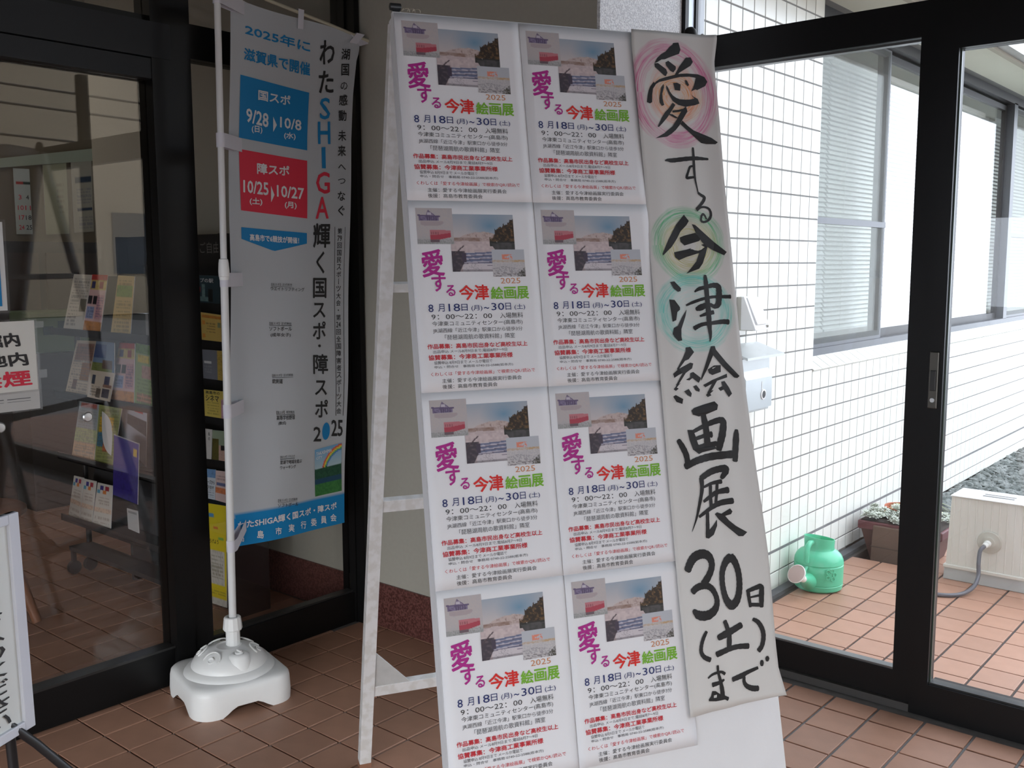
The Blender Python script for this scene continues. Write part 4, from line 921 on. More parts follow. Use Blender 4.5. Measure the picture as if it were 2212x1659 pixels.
for tx, c, q_ in BANNER:
    Q = [(q_[i], q_[i+1]) for i in range(0, len(q_), 2)]; key = {'r': 'R'}.get(c[0], c[0])
    if tx == '#pic':
        o = sheet(40, 46, lambda u, v: bs(*[(Q[0][k]*(1-u)+Q[1][k]*u)*(1-v)+(Q[3][k]*(1-u)+Q[2][k]*u)*v for k in (0, 1)], .0016), paint_pic).build('landscape_picture', printed_cloth, t); continue
    if tx == '#band': continue
    mb = bym.setdefault(key, MB()); h = .0026 if key == 'w' else .0016
    if tx == '#box':
        N_ = 14; w_ = hypot(Q[1][0]-Q[0][0], 0)
        nxx, nyy = (24, 18) if w_ > 200 else ((1, 60) if abs(Q[3][1]-Q[0][1]) > 200 else (6, 1))
        s_ = sheet(nxx, nyy, lambda u, v: bs(*[(Q[0][k]*(1-u)+Q[1][k]*u)*(1-v)+(Q[3][k]*(1-u)+Q[2][k]*u)*v for k in (0, 1)], h))
        if w_ > 200: s_.build('blue_panel' if key == 'b' else 'red_panel', INK[key], t)
        else: mb.add(s_.v, s_.f)
        continue
    if tx == '#poly':
        s_ = sheet(24, 3, lambda u, v: bs(Q[0][0]+(Q[1][0]-Q[0][0])*u, Q[0][1]+v*((Q[4][1]-Q[0][1])+(Q[3][1]-Q[4][1])*(1-abs(u-.49)/.51)), h)); s_.build('blue_chevron', INK['b'], t); continue
    if tx == '#disc':
        cx_ = sum(p[0] for p in Q)/4; cy_ = sum(p[1] for p in Q)/4; pts = [bs(cx_+23*cos(a*pi/12), cy_+32*sin(a*pi/12), h) for a in range(24)]
        MB().add(pts, [tuple(range(24))[::-1]]).build('blue_disc', INK['b'], t); continue
    if tx in '｜':
        s_ = sheet(1, 3, lambda u, v: bs(*[(Q[0][k]*(1-u)+Q[1][k]*u)*(1-v)+(Q[3][k]*(1-u)+Q[2][k]*u)*v for k in (0, 1)], h)); mb.add(s_.v, s_.f); continue
    if tx == '▶':
        mb.add([bs(*Q[0], h), bs(*Q[3], h), bs((Q[1][0]+Q[2][0])/2, (Q[1][1]+Q[2][1])/2, h)], [(0, 1, 2)]); continue
    text_quad(mb, tx, Q, lambda a, b: bs(a, b, h), .024 if 'S' in c else (.022 if len(tx) < 3 and abs(Q[2][1]-Q[0][1]) > 24 else (.03 if key == 'w' or key == 'b' else (0 if tx[0] == '【' else .012))))
for key, nm in (('b', 'blue_lettering'), ('R', 'red_lettering'), ('k', 'black_lettering'), ('w', 'white_lettering')): bym[key].build(nm, INK[key], t)
ribbon = mat('ribbon_white', (.66, .66, .72, 1), .7)
for z, e in ((2.335, .105), (1.880, .075), (1.425, .062), (.985, .045), (.520, .04)):
    c = pol(z); mb = MB(); du = (P0B+UB*e-c); du.z = 0
    dirv = Vector((du.x, du.y, 0)); L_ = dirv.length+.045; dirv.normalize(); sid = Vector((dirv.y, -dirv.x, 0)); h = .046 if z > .6 else .04
    tilt = .0 if z > .6 else .05
    ring = [c-dirv*.0145+sid*y for y in (-.012,)]; path = []
    for a in range(0, 13): an = pi/2+a*pi/12; path.append(c+dirv*.0135*cos(an)+sid*.0135*sin(an))
    path = [c+dirv*(L_-.01)+sid*.006+Vector((0, 0, tilt))]+[c+dirv*.02+sid*.0135]+path+[c+dirv*.02-sid*.0135, c+dirv*(L_-.01)-sid*.002+Vector((0, 0, tilt))]
    vs = []; fs = []
    for p in path: vs += [p+Vector((0, 0, h/2)), p-Vector((0, 0, h/2))]
    for i in range(len(path)-1): fs.append((2*i, 2*i+1, 2*i+3, 2*i+2))
    mb.add(vs, fs); o = mb.build('ribbon_tab', ribbon, t); md = o.modifiers.new('t', 'SOLIDIFY'); md.thickness = .0012
for u0, a0 in ((.365, 300), (.655, 560)):
    top = P0B+UB*u0+Vector((0, 0, 2.366-(u0-.365)*.115)); mb = MB(); q_ = bs(a0, 36 if a0 < 500 else 30, .003)
    w = UB*.013 if a0 < 500 else UB*.02
    vs = [top+NB*.008+Vector((0, 0, .012))-w, top+NB*.008+Vector((0, 0, .012))+w, q_+w+NB*.003, q_-w+NB*.003, top-NB*.008+Vector((0, 0, .012))-w, top-NB*.008+Vector((0, 0, .012))+w]
    mb.add(vs, [(0, 3, 2, 1), (0, 1, 5, 4)])
    if a0 > 500: mb.add([rodB-UB*.05+Vector((0, 0, .012)), rodB-UB*.01+Vector((0, 0, -.004)), bs(599, 30, .003), bs(545, 2, .003)], [(0, 3, 2, 1)])
    o = mb.build('hanging_tab', ribbon, t); md = o.modifiers.new('t', 'SOLIDIFY'); md.thickness = .001
# ================================================================ OUTSIDE, BEHIND THE SIDE SCREEN
# weatherproof switch cover
t = thing('switch_cover', 'pale grey weatherproof outlet cover on the white tiled wall, above the steel mailbox', 'outlet cover', (XT, 3.72, 1.27))
gp = mat('grey_plastic', (.48, .47, .42, 1), .5); wp = mat('cover_white', (.78, .79, .79, 1), .35)
def wedge(mb, x0, x1t, x1b, y0, y1, z0, z1): # back at x0, front leaning out towards the bottom
    mb.add([(x0, y0, z0), (x0, y1, z0), (x0, y1, z1), (x0, y0, z1), (x1b, y0, z0), (x1b, y1, z0), (x1t, y1, z1), (x1t, y0, z1)], [(0, 3, 2, 1), (4, 5, 6, 7), (0, 1, 5, 4), (3, 7, 6, 2), (0, 4, 7, 3), (1, 2, 6, 5)]); return mb
wedge(MB(), XT, XT+.022, XT+.075, 3.655, 3.768, 1.205, 1.342).build('housing', gp, t, bevel=.003)
wedge(MB(), XT+.022, XT+.034, XT+.090, 3.652, 3.771, 1.208, 1.343).build('front_plate', wp, t, bevel=.003)
f = wedge(MB(), XT+.034, XT+.042, XT+.090, 3.668, 3.766, 1.232, 1.338).build('flap', wp, t, bevel=.002)
MB().box(XT+.075, XT+.094, 3.755, 3.762, 1.216, 1.226).build('latch', gp, t)
# steel box
t = thing('mailbox', 'stainless steel wall box with sloping lid and round black keyhole on the tiled wall', 'mailbox', (XT, 3.72, .99))
bxm = mat('brushed_steel', (.50, .52, .52, 1), .38, metal=.7, noise=.08, nscale=30)
mb = MB().box(XT, XT+.075, 3.56, 3.815, .875, 1.098); mb.build('body', bxm, t, bevel=.002)
MB().add([(XT, 3.52, 1.15), (XT, 3.845, 1.15), (XT+.125, 3.845, 1.108), (XT+.125, 3.52, 1.108), (XT, 3.52, 1.145), (XT, 3.845, 1.145), (XT+.125, 3.845, 1.098), (XT+.125, 3.52, 1.098)], [(0, 3, 2, 1), (4, 5, 6, 7), (0, 1, 5, 4), (2, 3, 7, 6), (1, 2, 6, 5), (0, 4, 7, 3)]).build('lid', bxm, t)
MB().add([(XT+.07, 3.57, .89), (XT+.07, 3.80, .89), (XT+.095, 3.80, .89), (XT+.095, 3.57, .89), (XT+.07, 3.57, 1.055), (XT+.07, 3.80, 1.055), (XT+.095, 3.80, 1.015), (XT+.095, 3.57, 1.015)], [(0, 1, 2, 3), (4, 7, 6, 5), (3, 2, 6, 7), (1, 5, 6, 2), (0, 3, 7, 4)]).build('front_door', mat('steel_front', (.60, .63, .64, 1), .3, metal=.8), t)
mb = MB().lathe((XT+.0952, 3.722, .945), [(.021, 0), (.021, .003), (.016, .004), (.0155, .002)], 24, ax=(1, 0, 0), cap=False); mb.build('keyhole_ring', mat('ring_white', (.8, .8, .8, 1), .3), t, smooth=True)
MB().lathe((XT+.0955, 3.722, .945), [(.0158, 0), (.0158, .0025), (.001, .0027)], 20, ax=(1, 0, 0)).build('keyhole', mat('black_hole', (.01, .01, .01, 1), .5), t, smooth=True)
MB().box(XT+.0952, XT+.0962, 3.708, 3.711, .965, 1.0).build('printed_line', mat('line_white', (.85, .85, .85, 1), .4), t)
# watering can
gcan = mat('green_plastic', (.10, .52, .31, 1), .35, noise=.04, nscale=8); c = Vector((-1.775, 4.262, 0))
t = thing('watering_can', 'green plastic watering can with white rose on the tiles by the white wall', 'watering can', c)
prof = [(.02, .002), (.098, .002), (.108, .010), (.1105, .026), (.1115, .030), (.1085, .033), (.1115, .036), (.112, .085), (.1125, .118), (.109, .122), (.1125, .126), (.110, .142), (.102, .160), (.088, .174), (.072, .183), (.069, .186), (.068, .20), (.070, .236), (.067, .236), (.064, .188), (.02, .185)]
mb = MB().lathe(c, prof, 44, sx=.98, sy=.92)
b_ = mb.build('body', gcan, t, smooth=True)
for v in b_.data.vertices:                    # neck rim dips towards the back
    if v.co.z > .23: v.co.z += .012*(-(v.co.x-c.x)*.35-(v.co.y-c.y)*.94)/.07
fw = Vector((-.10, -.995, 0)).normalized(); rt_ = Vector((.995, -.1, 0))
hd = [c+fw*x+Vector((0, 0, z))+rt_*.0 for x, z in ((.060, .225), (.085, .226), (.104, .212), (.112, .188), (.112, .160), (.108, .140))]
MB().tube(hd, [.010, .012, .0125, .0125, .012, .010], 12).build('handle', gcan, t, smooth=True)
s0_, s1_ = c+fw*.075+Vector((.0, 0, .045)), Vector((-1.762, 4.06, .095))
dsp = (s1_-s0_).normalized()
MB().tube([s0_, s0_+(s1_-s0_)*.3, s0_+(s1_-s0_)*.7, s1_], [.042, .036, .020, .016], 20).build('spout', gcan, t, smooth=True)
MB().tube([c+fw*.104+Vector((0, 0, .120)), c+fw*.125+Vector((0, 0, .100)), s0_+(s1_-s0_)*.55+Vector((0, 0, .010))], [.006, .0075, .008], 8).build('strut', gcan, t, smooth=True)
ro = MB().lathe(s1_, [(.014, -.012), (.017, .0), (.018, .012), (.020, .020), (.032, .040), (.041, .050), (.043, .056), (.040, .058)], 30, ax=(-.14, -.75, .50), cap=False); ro.build('rose', mat('white_rose', (.78, .76, .72, 1), .4), t, smooth=True)
rose = t.children[-1]
rd = Vector((-.14, -.75, .50)).normalized(); ro = MB().lathe(s1_, [(.0395, .0572), (.02, .0595), (.001, .060)], 30, ax=rd); rf_ = ro.build('rose_face', mat('rose_face', (.42, .32, .29, 1), .45), rose, smooth=True)
fl_ = MB(); fl_c = c+Vector((.088, -.06, .085))
nn = Vector((.80, -.60, 0)).normalized(); rr_ = Vector((.60, .80, 0))
for ox, oz in ((-.016, .020), (.004, .024), (.016, .006), (-.016, -.006), (.008, -.014)):
    cc = c+nn*.1085+rr_*ox+Vector((0, 0, .085+oz)); fl_.tube([cc+rr_*.009*cos(a)+Vector((0, 0, .009*sin(a))) for a in [i*pi/6 for i in range(13)]], .0018, 6, cap=False)
fl_.build('flower_relief', gcan, t, smooth=True)
# ribbed drain box with hose
t = thing('plastic_box', 'cream ribbed plastic tank box with grey hose on the terracotta tiles', 'plastic box', (-1.10, 4.86, 0))
cream = mat('cream_plastic', (.62, .60, .54, 1), .5, noise=.05, nscale=6); creamt = mat('cream_top', (.74, .74, .72, 1), .5)
x0, x1, y0, y1, hh = -1.378, -.80, 4.765, 4.985, .395
def taper(mb, x0, x1, y0, y1, z0, z1, d):
    mb.add([(x0, y0, z0), (x1, y0, z0), (x1, y1, z0), (x0, y1, z0), (x0+d, y0+d, z1), (x1-d, y0+d, z1), (x1-d, y1-d, z1), (x0+d, y1-d, z1)], [(0, 3, 2, 1), (4, 5, 6, 7), (0, 1, 5, 4), (1, 2, 6, 5), (2, 3, 7, 6), (3, 0, 4, 7)]); return mb
taper(MB(), x0+.006, x1-.006, y0+.006, y1-.006, .060, hh, .010).build('box_body', cream, t, bevel=.004)
taper(MB(), x0, x1, y0, y1, 0.001, .060, .003).build('skirt', mat('grey_skirt', (.42, .43, .42, 1), .6), t, bevel=.002)
MB().box(x0-.002, x1+.002, y0-.003, y1+.002, .056, .072).build('ledge', cream, t, bevel=.003)
top_ = MB().box(x0+.012, x1-.012, y0+.010, y1-.012, hh, hh+.006).build('top_panel', creamt, t, bevel=.003)
rb = MB()
for k in range(17):
    xx = x0+.03+k*.033; rb.add([(xx-.003, y0+.0065, .075), (xx+.003, y0+.0065, .075), (xx+.003, y0+.0148, hh-.004), (xx-.003, y0+.0148, hh-.004), (xx-.0015, y0+.0052, .075), (xx+.0015, y0+.0052, .075), (xx+.0015, y0+.0135, hh-.004), (xx-.0015, y0+.0135, hh-.004)], [(4, 5, 6, 7), (0, 4, 7, 3), (1, 2, 6, 5), (3, 7, 6, 2)])
rb.build('front_ribs', cream, t)
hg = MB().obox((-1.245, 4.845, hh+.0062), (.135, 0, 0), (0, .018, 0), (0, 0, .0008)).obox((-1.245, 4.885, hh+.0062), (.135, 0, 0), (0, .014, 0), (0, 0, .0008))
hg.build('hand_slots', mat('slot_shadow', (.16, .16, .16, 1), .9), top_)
pc = Vector((-1.186, 4.7745, .206))
MB().lathe(pc, [(.052, 0), (.052, .004), (.049, .007), (.030, .008), (.026, .010), (.026, .016), (.001, .016)], 36, ax=(0, -1, 0)).build('port_plate', mat('port_beige', (.46, .44, .38, 1), .5), t, smooth=True)
MB().lathe(pc, [(.016, .01), (.016, .026), (.0125, .028), (.0125, .048), (.010, .048), (.001, .048)], 20, ax=(-.25, -1, -.25)).build('nozzle', mat('nozzle_white', (.7, .7, .66, 1), .4), t, smooth=True)
hz = Vector((pc.x-.010, pc.y-.043, pc.z-.010))
pts = [hz, hz+Vector((-.012, -.020, -.022)), hz+Vector((-.012, -.032, -.08)), hz+Vector((-.006, -.05, -.13)), Vector((-1.205, 4.62, .030)), Vector((-1.235, 4.54, .0125)), Vector((-1.30, 4.485, .0095)), Vector((-1.40, 4.475, .0095))]
Q = []
for i in range(len(pts)-1):
    a, b, c_, d = pts[max(i-1, 0)], pts[i], pts[i+1], pts[min(i+2, len(pts)-1)]
    for k in range(6): u = k/6; Q.append(.5*((2*b)+(c_-a)*u+(2*a-5*b+4*c_-d)*u*u+(3*b-a-3*c_+d)*u**3))
Q.append(pts[-1]); 
for q_ in Q: q_.z = max(q_.z, .0095)
MB().tube(Q, .0092, 12).build('hose', mat('grey_hose', (.10, .10, .115, 1), .35), t, smooth=True)
# planters
t = thing('planter', 'brown rectangular planter of pale succulents beside the white tiled wall', 'planter', (-1.72, 5.02, 0))
pb = mat('brown_pot', (.10, .045, .038, 1), .6, noise=.12, nscale=10)
mb = MB().add([(-1.80, 4.98, -.05), (-1.50, 4.98, -.05), (-1.50, 5.13, -.05), (-1.80, 5.13, -.05), (-1.845, 4.95, .125), (-1.45, 4.95, .125), (-1.45, 5.17, .125), (-1.845, 5.17, .125)], [(0, 3, 2, 1), (4, 5, 6, 7), (0, 1, 5, 4), (1, 2, 6, 5), (2, 3, 7, 6), (3, 0, 4, 7)])
mb.build('pot_body', pb, t, bevel=.004); MB().box(-1.857, -1.44, 4.935, 5.185, .125, .168).build('pot_rim', mat('maroon_rim', (.13, .04, .045, 1), .55), t, bevel=.005)
MB().box(-1.845, -1.452, 4.948, 5.172, .160, .172).build('soil', mat('potting_soil', (.04, .03, .025, 1), .95), t)
suc = mat('succulent_green', (.50, .53, .46, 1), .6, noise=.25, nscale=60); rnd = random.Random(11)
def rosette(r):
    mb = MB()
    for ring, (n, el, ln) in enumerate(((7, .35, 1.0), (6, .85, .8), (5, 1.25, .55))):
        for k in range(n):
            a = 2*pi*k/n+ring*.4; d = Vector((cos(a)*cos(el), sin(a)*cos(el), sin(el))); s_ = Vector((-sin(a), cos(a), 0)); up_ = d.cross(s_)*-1; L_ = r*ln; w = r*.24
            mb.add([d*L_*.12, d*L_*.6+s_*w, d*L_*1.0+up_*L_*.10, d*L_*.6-s_*w, d*L_*.6+up_*L_*-.10], [(0, 1, 2, 3), (0, 4, 1), (1, 4, 2), (2, 4, 3), (3, 4, 0)])
    return mb.mesh('rosette', suc)
rm_ = rosette(.030)
for k in range(120):
    o = put('rosette', rm_, t); o.location = (rnd.uniform(-1.85, -1.46), 4.94+rnd.random()**1.3*.22, .178+rnd.random()*.028); s_ = rnd.uniform(.7, 1.15); o.scale = (s_, s_, s_); o.rotation_euler = (rnd.uniform(-.5, .5), rnd.uniform(-.5, .5), rnd.uniform(0, 6))
t = thing('paving_block', 'brown square paver leaning on the front of the succulent planter', 'block', (-1.69, 4.91, -.05))
blk = mat('brown_block', (.12, .075, .055, 1), .85, noise=.15, nscale=15, bump=.4)
MB().obox((-1.772, 4.893, -.05), (.30, 0, 0), (0, .026, .0), (0, .025, .205)).build('slab', blk, t, bevel=.004)
MB().obox((-1.772, 4.893, .052), (.30, 0, 0), (0, .002, 0), (0, .0005, .005)).build('groove', mat('groove', (.06, .04, .03, 1), .9), t)
t = thing('spider_plant', 'spider plant with pale striped leaves in an orange pot behind the succulents', 'potted plant', (-1.755, 5.30, 0))
MB().lathe((-1.755, 5.30, 0), [(.06, .02), (.085, .15), (.092, .152), (.092, .185), (.082, .185), (.078, .16), (.001, .16)], 28).build('pot', mat('orange_pot', (.42, .12, .06, 1), .6), t, smooth=True)
lf = MB(); rnd = random.Random(5)
for k in range(60):
    a = rnd.uniform(0, 2*pi); L_ = rnd.uniform(.14, .30)*(1 if cos(a) > .1 else (.6 if cos(a) > -.4 else .36)); el = rnd.uniform(.5, 1.4); d = Vector((cos(a), sin(a), 0)); s_ = Vector((-sin(a), cos(a), 0)); w = .0055; vs = []; N_ = 7
    for i in range(N_+1):
        u = i/N_; p = Vector((-1.755, 5.30, .16))+d*(L_*u*cos(el)+L_*.35*u*u)+Vector((0, 0, L_*u*sin(el)-L_*.75*u*u)); ww = w*(1-u**3)+.0003
        vs += [p-s_*ww+Vector((0, 0, .002)), p, p+s_*ww+Vector((0, 0, .002))]
    n0 = len(lf.v); fs = []; 
    for i in range(N_): a_ = i*3; fs += [(a_, a_+3, a_+4, a_+1), (a_+1, a_+4, a_+5, a_+2)]
    lf.add(vs, fs)
lo_ = lf.build('foliage', mat('pale_leaf', (.40, .46, .20, 1), .5, col2=(.60, .60, .42, 1), nscale=30), t); lo_['kind'] = 'stuff'
t = thing('pale_board', 'narrow pale blue board standing on edge against the white wall behind the door post', 'board', (-1.83, 6.1, .1))
MB().obox((-1.88, 6.06, -.02), (.06, -.01, 0), (0, .09, 0), (.005, 0, .29)).build('sheet', mat('pale_blue_foam', (.55, .68, .80, 1), .6), t, bevel=.003)
# pebbles of the bed spilling next to the box
# ================================================================ HALL SEEN THROUGH THE LEFT GLASS
C0 = Vector((0, 0, CAMZ))
def leaf_quad(q, lean=True, k0=1.0):
    P = [C0+(Vector(p)-C0)*k0 for p in q]; TL, TR, BR, BL = P
    if lean:
        for a, b in ((0, 3), (1, 2)):
            k = P[b].x/P[a].x if abs(P[a].x) > .1 else 1
            k = min(max(k, .97), 1.06); P[a] = C0+(P[a]-C0)*k
    return P
def flyer_paint(seed, bgc, blocks, lines=(), linec=(90, 85, 85)):
    B = [(a, b, c, d, rgb(*col)) for a, b, c, d, col in blocks]; bgk = rgb(*bgc); lc = rgb(*linec)
    def f(u, v):
        c = bgk
        for a, b, c_, d, col in B:
            if a <= u < c_ and b <= v < d: c = fade(col, tuple(x*.55 for x in col[:3]), max(0, vnoise(u*22+seed, v*30)-.5)*1.6 if (c_-a)*(d-b) > .03 else 0)
        for a, c_, v0, v1, stp in lines:
            if a < u < c_ and v0 < v < v1 and int(v/stp*2) % 2 and hsh(int(u*44)+seed, int(v/stp)) > .22: c = fade(c, lc, .55)
        return c
    return f
def flyer(name, label, q, pf, group, lean=True, k0=1.0, cat='leaflet', res=(36, 48), txt=()):
    P = leaf_quad(q, lean, k0); TL, TR, BR, BL = P
    fn = lambda u, v, n=0: (TL*(1-u)+TR*u)*(1-v)+(BL*(1-u)+BR*u)*v+NRM*n
    NRM = (TR-TL).cross(BL-TL).normalized()*-1
    if NRM.dot(C0-TL) < 0: NRM = -NRM
    t = thing(name, label, cat, (BL+BR)/2, group)
    sheet(res[0], res[1], fn, pf, .003, NRM).build('sheet', printed, t)
    for tx, c, x0, y0, x1, y1 in txt:
        mb = MB(); text_quad(mb, tx, [(x0, y0), (x1, y0), (x1, y1), (x0, y1)], lambda a, b: fn(a, b, .0008), .02); mb.build('lettering', INK[c], t)
    return t
RACK1={
'A':[(-4.4, 2.15, 1.435), (-4.239, 2.15, 1.432), (-4.351, 2.15, 1.179), (-4.537, 2.15, 1.177)],
'B':[(-4.239, 2.15, 1.434), (-4.097, 2.15, 1.432), (-4.193, 2.15, 1.173), (-4.36, 2.15, 1.178)],
'C':[(-4.011, 2.15, 1.431), (-3.875, 2.15, 1.428), (-3.937, 2.15, 1.169), (-4.104, 2.15, 1.167)],
'E':[(-3.765, 2.15, 1.4), (-3.708, 2.15, 1.399), (-3.718, 2.15, 1.279), (-3.772, 2.15, 1.281)],
'E2':[(-3.805, 2.15, 1.274), (-3.715, 2.15, 1.273), (-3.718, 2.15, 1.156), (-3.808, 2.15, 1.159)],
'F':[(-4.408, 2.15, 1.136), (-4.229, 2.15, 1.141), (-4.342, 2.15, 0.883), (-4.549, 2.15, 0.885)],
'G':[(-4.229, 2.15, 1.141), (-4.071, 2.15, 1.142), (-4.085, 2.15, 1.009), (-4.289, 2.15, 1.009)],
'G2':[(-4.289, 2.15, 1.009), (-4.081, 2.15, 1.009), (-4.138, 2.15, 0.878), (-4.342, 2.15, 0.883)],
'H':[(-4.028, 2.15, 1.144), (-3.901, 2.15, 1.147), (-3.933, 2.15, 0.886), (-4.138, 2.15, 0.882)],
'I':[(-3.89, 2.15, 1.149), (-3.719, 2.15, 1.141), (-3.738, 2.15, 0.881), (-3.929, 2.15, 0.889)],
'J':[(-4.408, 2.15, 0.867), (-4.229, 2.15, 0.87), (-4.309, 2.15, 0.593), (-4.521, 2.15, 0.588)],
'K':[(-4.229, 2.15, 0.87), (-4.026, 2.15, 0.88), (-4.142, 2.15, 0.594), (-4.306, 2.15, 0.583)],
'L':[(-4.022, 2.15, 0.884), (-3.829, 2.15, 0.882), (-3.859, 2.15, 0.621), (-4.053, 2.15, 0.729)],
'M':[(-4.116, 2.15, 0.736), (-3.907, 2.15, 0.719), (-3.943, 2.15, 0.447), (-4.152, 2.15, 0.46)],
'N1':[(-4.509, 2.15, 0.497), (-4.415, 2.15, 0.499), (-4.484, 2.15, 0.284), (-4.587, 2.15, 0.296)],
'N2':[(-4.411, 2.15, 0.496), (-4.298, 2.15, 0.499), (-4.364, 2.15, 0.287), (-4.479, 2.15, 0.287)],
'N3':[(-4.285, 2.15, 0.496), (-4.152, 2.15, 0.5), (-4.189, 2.15, 0.298), (-4.359, 2.15, 0.288)],
'O':[(-4.036, 2.15, 0.416), (-3.946, 2.15, 0.418), (-3.943, 2.15, 0.32), (-4.033, 2.15, 0.325)],
}
RACK2={
'P1':[(-4.397, 2.5, 0.731), (-4.326, 2.5, 0.732), (-4.32, 2.5, 0.599), (-4.409, 2.5, 0.6)],
'P2':[(-4.426, 2.5, 0.547), (-4.32, 2.5, 0.549), (-4.32, 2.5, 0.401), (-4.446, 2.5, 0.411)],
'Q1':[(-3.984, 2.5, 1.429), (-3.764, 2.5, 1.425), (-3.768, 2.5, 1.304), (-3.985, 2.5, 1.309)],
'Q2':[(-3.985, 2.5, 1.265), (-3.775, 2.5, 1.255), (-3.783, 2.5, 1.137), (-3.983, 2.5, 1.14)],
'Q3':[(-3.982, 2.5, 1.096), (-3.771, 2.5, 1.097), (-3.776, 2.5, 0.965), (-3.98, 2.5, 0.965)],
'Q4':[(-3.95, 2.5, 0.914), (-3.79, 2.5, 0.917), (-3.794, 2.5, 0.794), (-3.955, 2.5, 0.793)],
'Q5':[(-3.982, 2.5, 0.732), (-3.896, 2.5, 0.735), (-3.913, 2.5, 0.596), (-3.984, 2.5, 0.592)],
'Q6':[(-3.893, 2.5, 0.733), (-3.784, 2.5, 0.738), (-3.789, 2.5, 0.602), (-3.905, 2.5, 0.597)],
'Q7':[(-3.98, 2.5, 0.545), (-3.879, 2.5, 0.552), (-3.896, 2.5, 0.41), (-3.982, 2.5, 0.407)],
'Q8':[(-3.879, 2.5, 0.549), (-3.795, 2.5, 0.554), (-3.805, 2.5, 0.409), (-3.892, 2.5, 0.41)],
'Q9':[(-3.976, 2.5, 0.384), (-3.809, 2.5, 0.395), (-3.833, 2.5, -0.086), (-3.975, 2.5, -0.091)],
'rack':[(-3.973, 2.5, 1.629), (-3.711, 2.5, 1.601), (-3.819, 2.5, -0.098), (-3.983, 2.5, -0.091)],
}
WALL3={
'cal':[(-6.6, 2.866, 2.09), (-6.6, 2.968, 2.091), (-6.6, 2.966, 1.674), (-6.6, 2.863, 1.672)],
'p2':[(-6.6, 3.056, 2.124), (-6.6, 3.213, 2.148), (-6.6, 3.209, 1.682), (-6.6, 3.053, 1.673)],
'p3':[(-6.6, 3.245, 2.156), (-6.6, 3.387, 2.179), (-6.6, 3.38, 1.701), (-6.6, 3.244, 1.689)],
'wb':[(-6.6, 2.775, 2.138), (-6.6, 3.391, 2.256), (-6.6, 3.393, 2.167), (-6.6, 2.772, 2.098)],
'counter':[(-6.6, 2.759, 1.658), (-6.6, 3.368, 1.67), (-6.6, 3.355, 1.134), (-6.6, 2.728, 1.159)],
}
W_ = (205, 200, 190)
R1 = 'leaflets in the wheeled rack inside the hall'
std = [(.08, .92, .12, .95, .05)]
PINKF = ([(0, 0, 1, .09, (190, 40, 35)), (0, .09, 1, .26, (220, 195, 120)), (.12, .12, .36, .24, (60, 60, 110)), (.6, .12, .82, .24, (170, 60, 60)), (.05, .36, .28, .52, (30, 28, 40)), (.36, .36, .58, .52, (30, 28, 40)), (.08, .56, .5, .76, (150, 165, 205)), (.56, .34, .96, .76, (215, 165, 175)), (0, .80, 1, .97, (215, 150, 90)), (0, .97, 1, 1, (190, 60, 30))])
flyer('leaflet', 'white text leaflet at the left end of the top tier of the wheeled rack', RACK1['A'], flyer_paint(1, W_, [(.62, .42, .95, .66, (110, 105, 90))], [(.1, .95, .08, .4, .05), (.1, .58, .4, .9, .06)]), R1)
flyer('leaflet', 'pink and orange leaflet with two dark figures on the top tier of the wheeled rack', RACK1['B'], flyer_paint(2, (225, 190, 190), PINKF, [(.6, .92, .38, .74, .045), (.12, .46, .58, .74, .05)], (60, 70, 130)), R1)
flyer('leaflet', 'cream leaflet with a green band on the top tier of the wheeled rack', RACK1['C'], flyer_paint(3, (212, 185, 120), [(.04, .16, .94, .34, (130, 165, 70))], [(.12, .86, .05, .15, .05), (.12, .9, .4, .95, .06)], (110, 95, 50)), R1)
flyer('leaflet', 'yellow leaflet with a large letter B beside the door stile', RACK1['E'], flyer_paint(4, (205, 195, 165), [(0, .0, 1, .12, (225, 190, 40)), (.1, .45, .9, .72, (215, 95, 40)), (.5, .6, 1, .95, (60, 60, 150)), (.2, .75, .6, 1, (200, 180, 60))]), R1, txt=[('B', 'k', .25, .16, .85, .44)])
flyer('leaflet', 'plain grey leaflet below the yellow one beside the door stile', RACK1['E2'], flyer_paint(5, (140, 140, 140), [], [(.2, .85, .3, .6, .08)], (115, 115, 115)), R1)
flyer('leaflet', 'beige leaflet with small photographs at the left end of the second tier', RACK1['F'], flyer_paint(6, (200, 185, 165), [(.1, .05, .95, .36, (150, 110, 95)), (.52, .40, .92, .72, (150, 95, 35)), (.25, .72, .42, .9, (120, 85, 75))], std), R1)
flyer('leaflet', 'blue and green landscape leaflet in the middle of the second tier', RACK1['G'], flyer_paint(7, (110, 135, 165), [(0, .1, .6, .55, (50, 80, 135)), (0, .72, .9, 1, (120, 130, 70)), (.45, .62, .9, .9, (90, 60, 40))]), R1)
flyer('leaflet', 'white leaflet with small dark pictures, lower middle of the second tier', RACK1['G2'], flyer_paint(8, (208, 196, 180), [(.10, .15, .25, .5, (60, 70, 90)), (.62, .15, .85, .45, (60, 65, 100)), (.35, .62, .55, .95, (110, 100, 90)), (.6, .6, .9, .9, (70, 65, 80)), (.6, .45, .95, .55, (150, 110, 90))], [(.1, .5, .55, .95, .1)]), R1, k0=.985)
flyer('leaflet', 'pink and blue leaflet with two dark figures on the second tier', RACK1['H'], flyer_paint(9, (225, 190, 190), PINKF, [(.6, .92, .38, .74, .045), (.12, .46, .58, .74, .05)], (60, 70, 130)), R1)
flyer('leaflet', 'green leaflet with a yellow label at the right end of the second tier', RACK1['I'], flyer_paint(10, (150, 170, 110), [(0, 0, 1, .16, (105, 145, 60)), (.1, .18, .6, .30, (215, 190, 40)), (.3, .34, .95, .55, (190, 150, 130)), (.1, .8, .7, .95, (205, 150, 120))], [(.1, .9, .56, .96, .06)], (90, 110, 70)), R1)
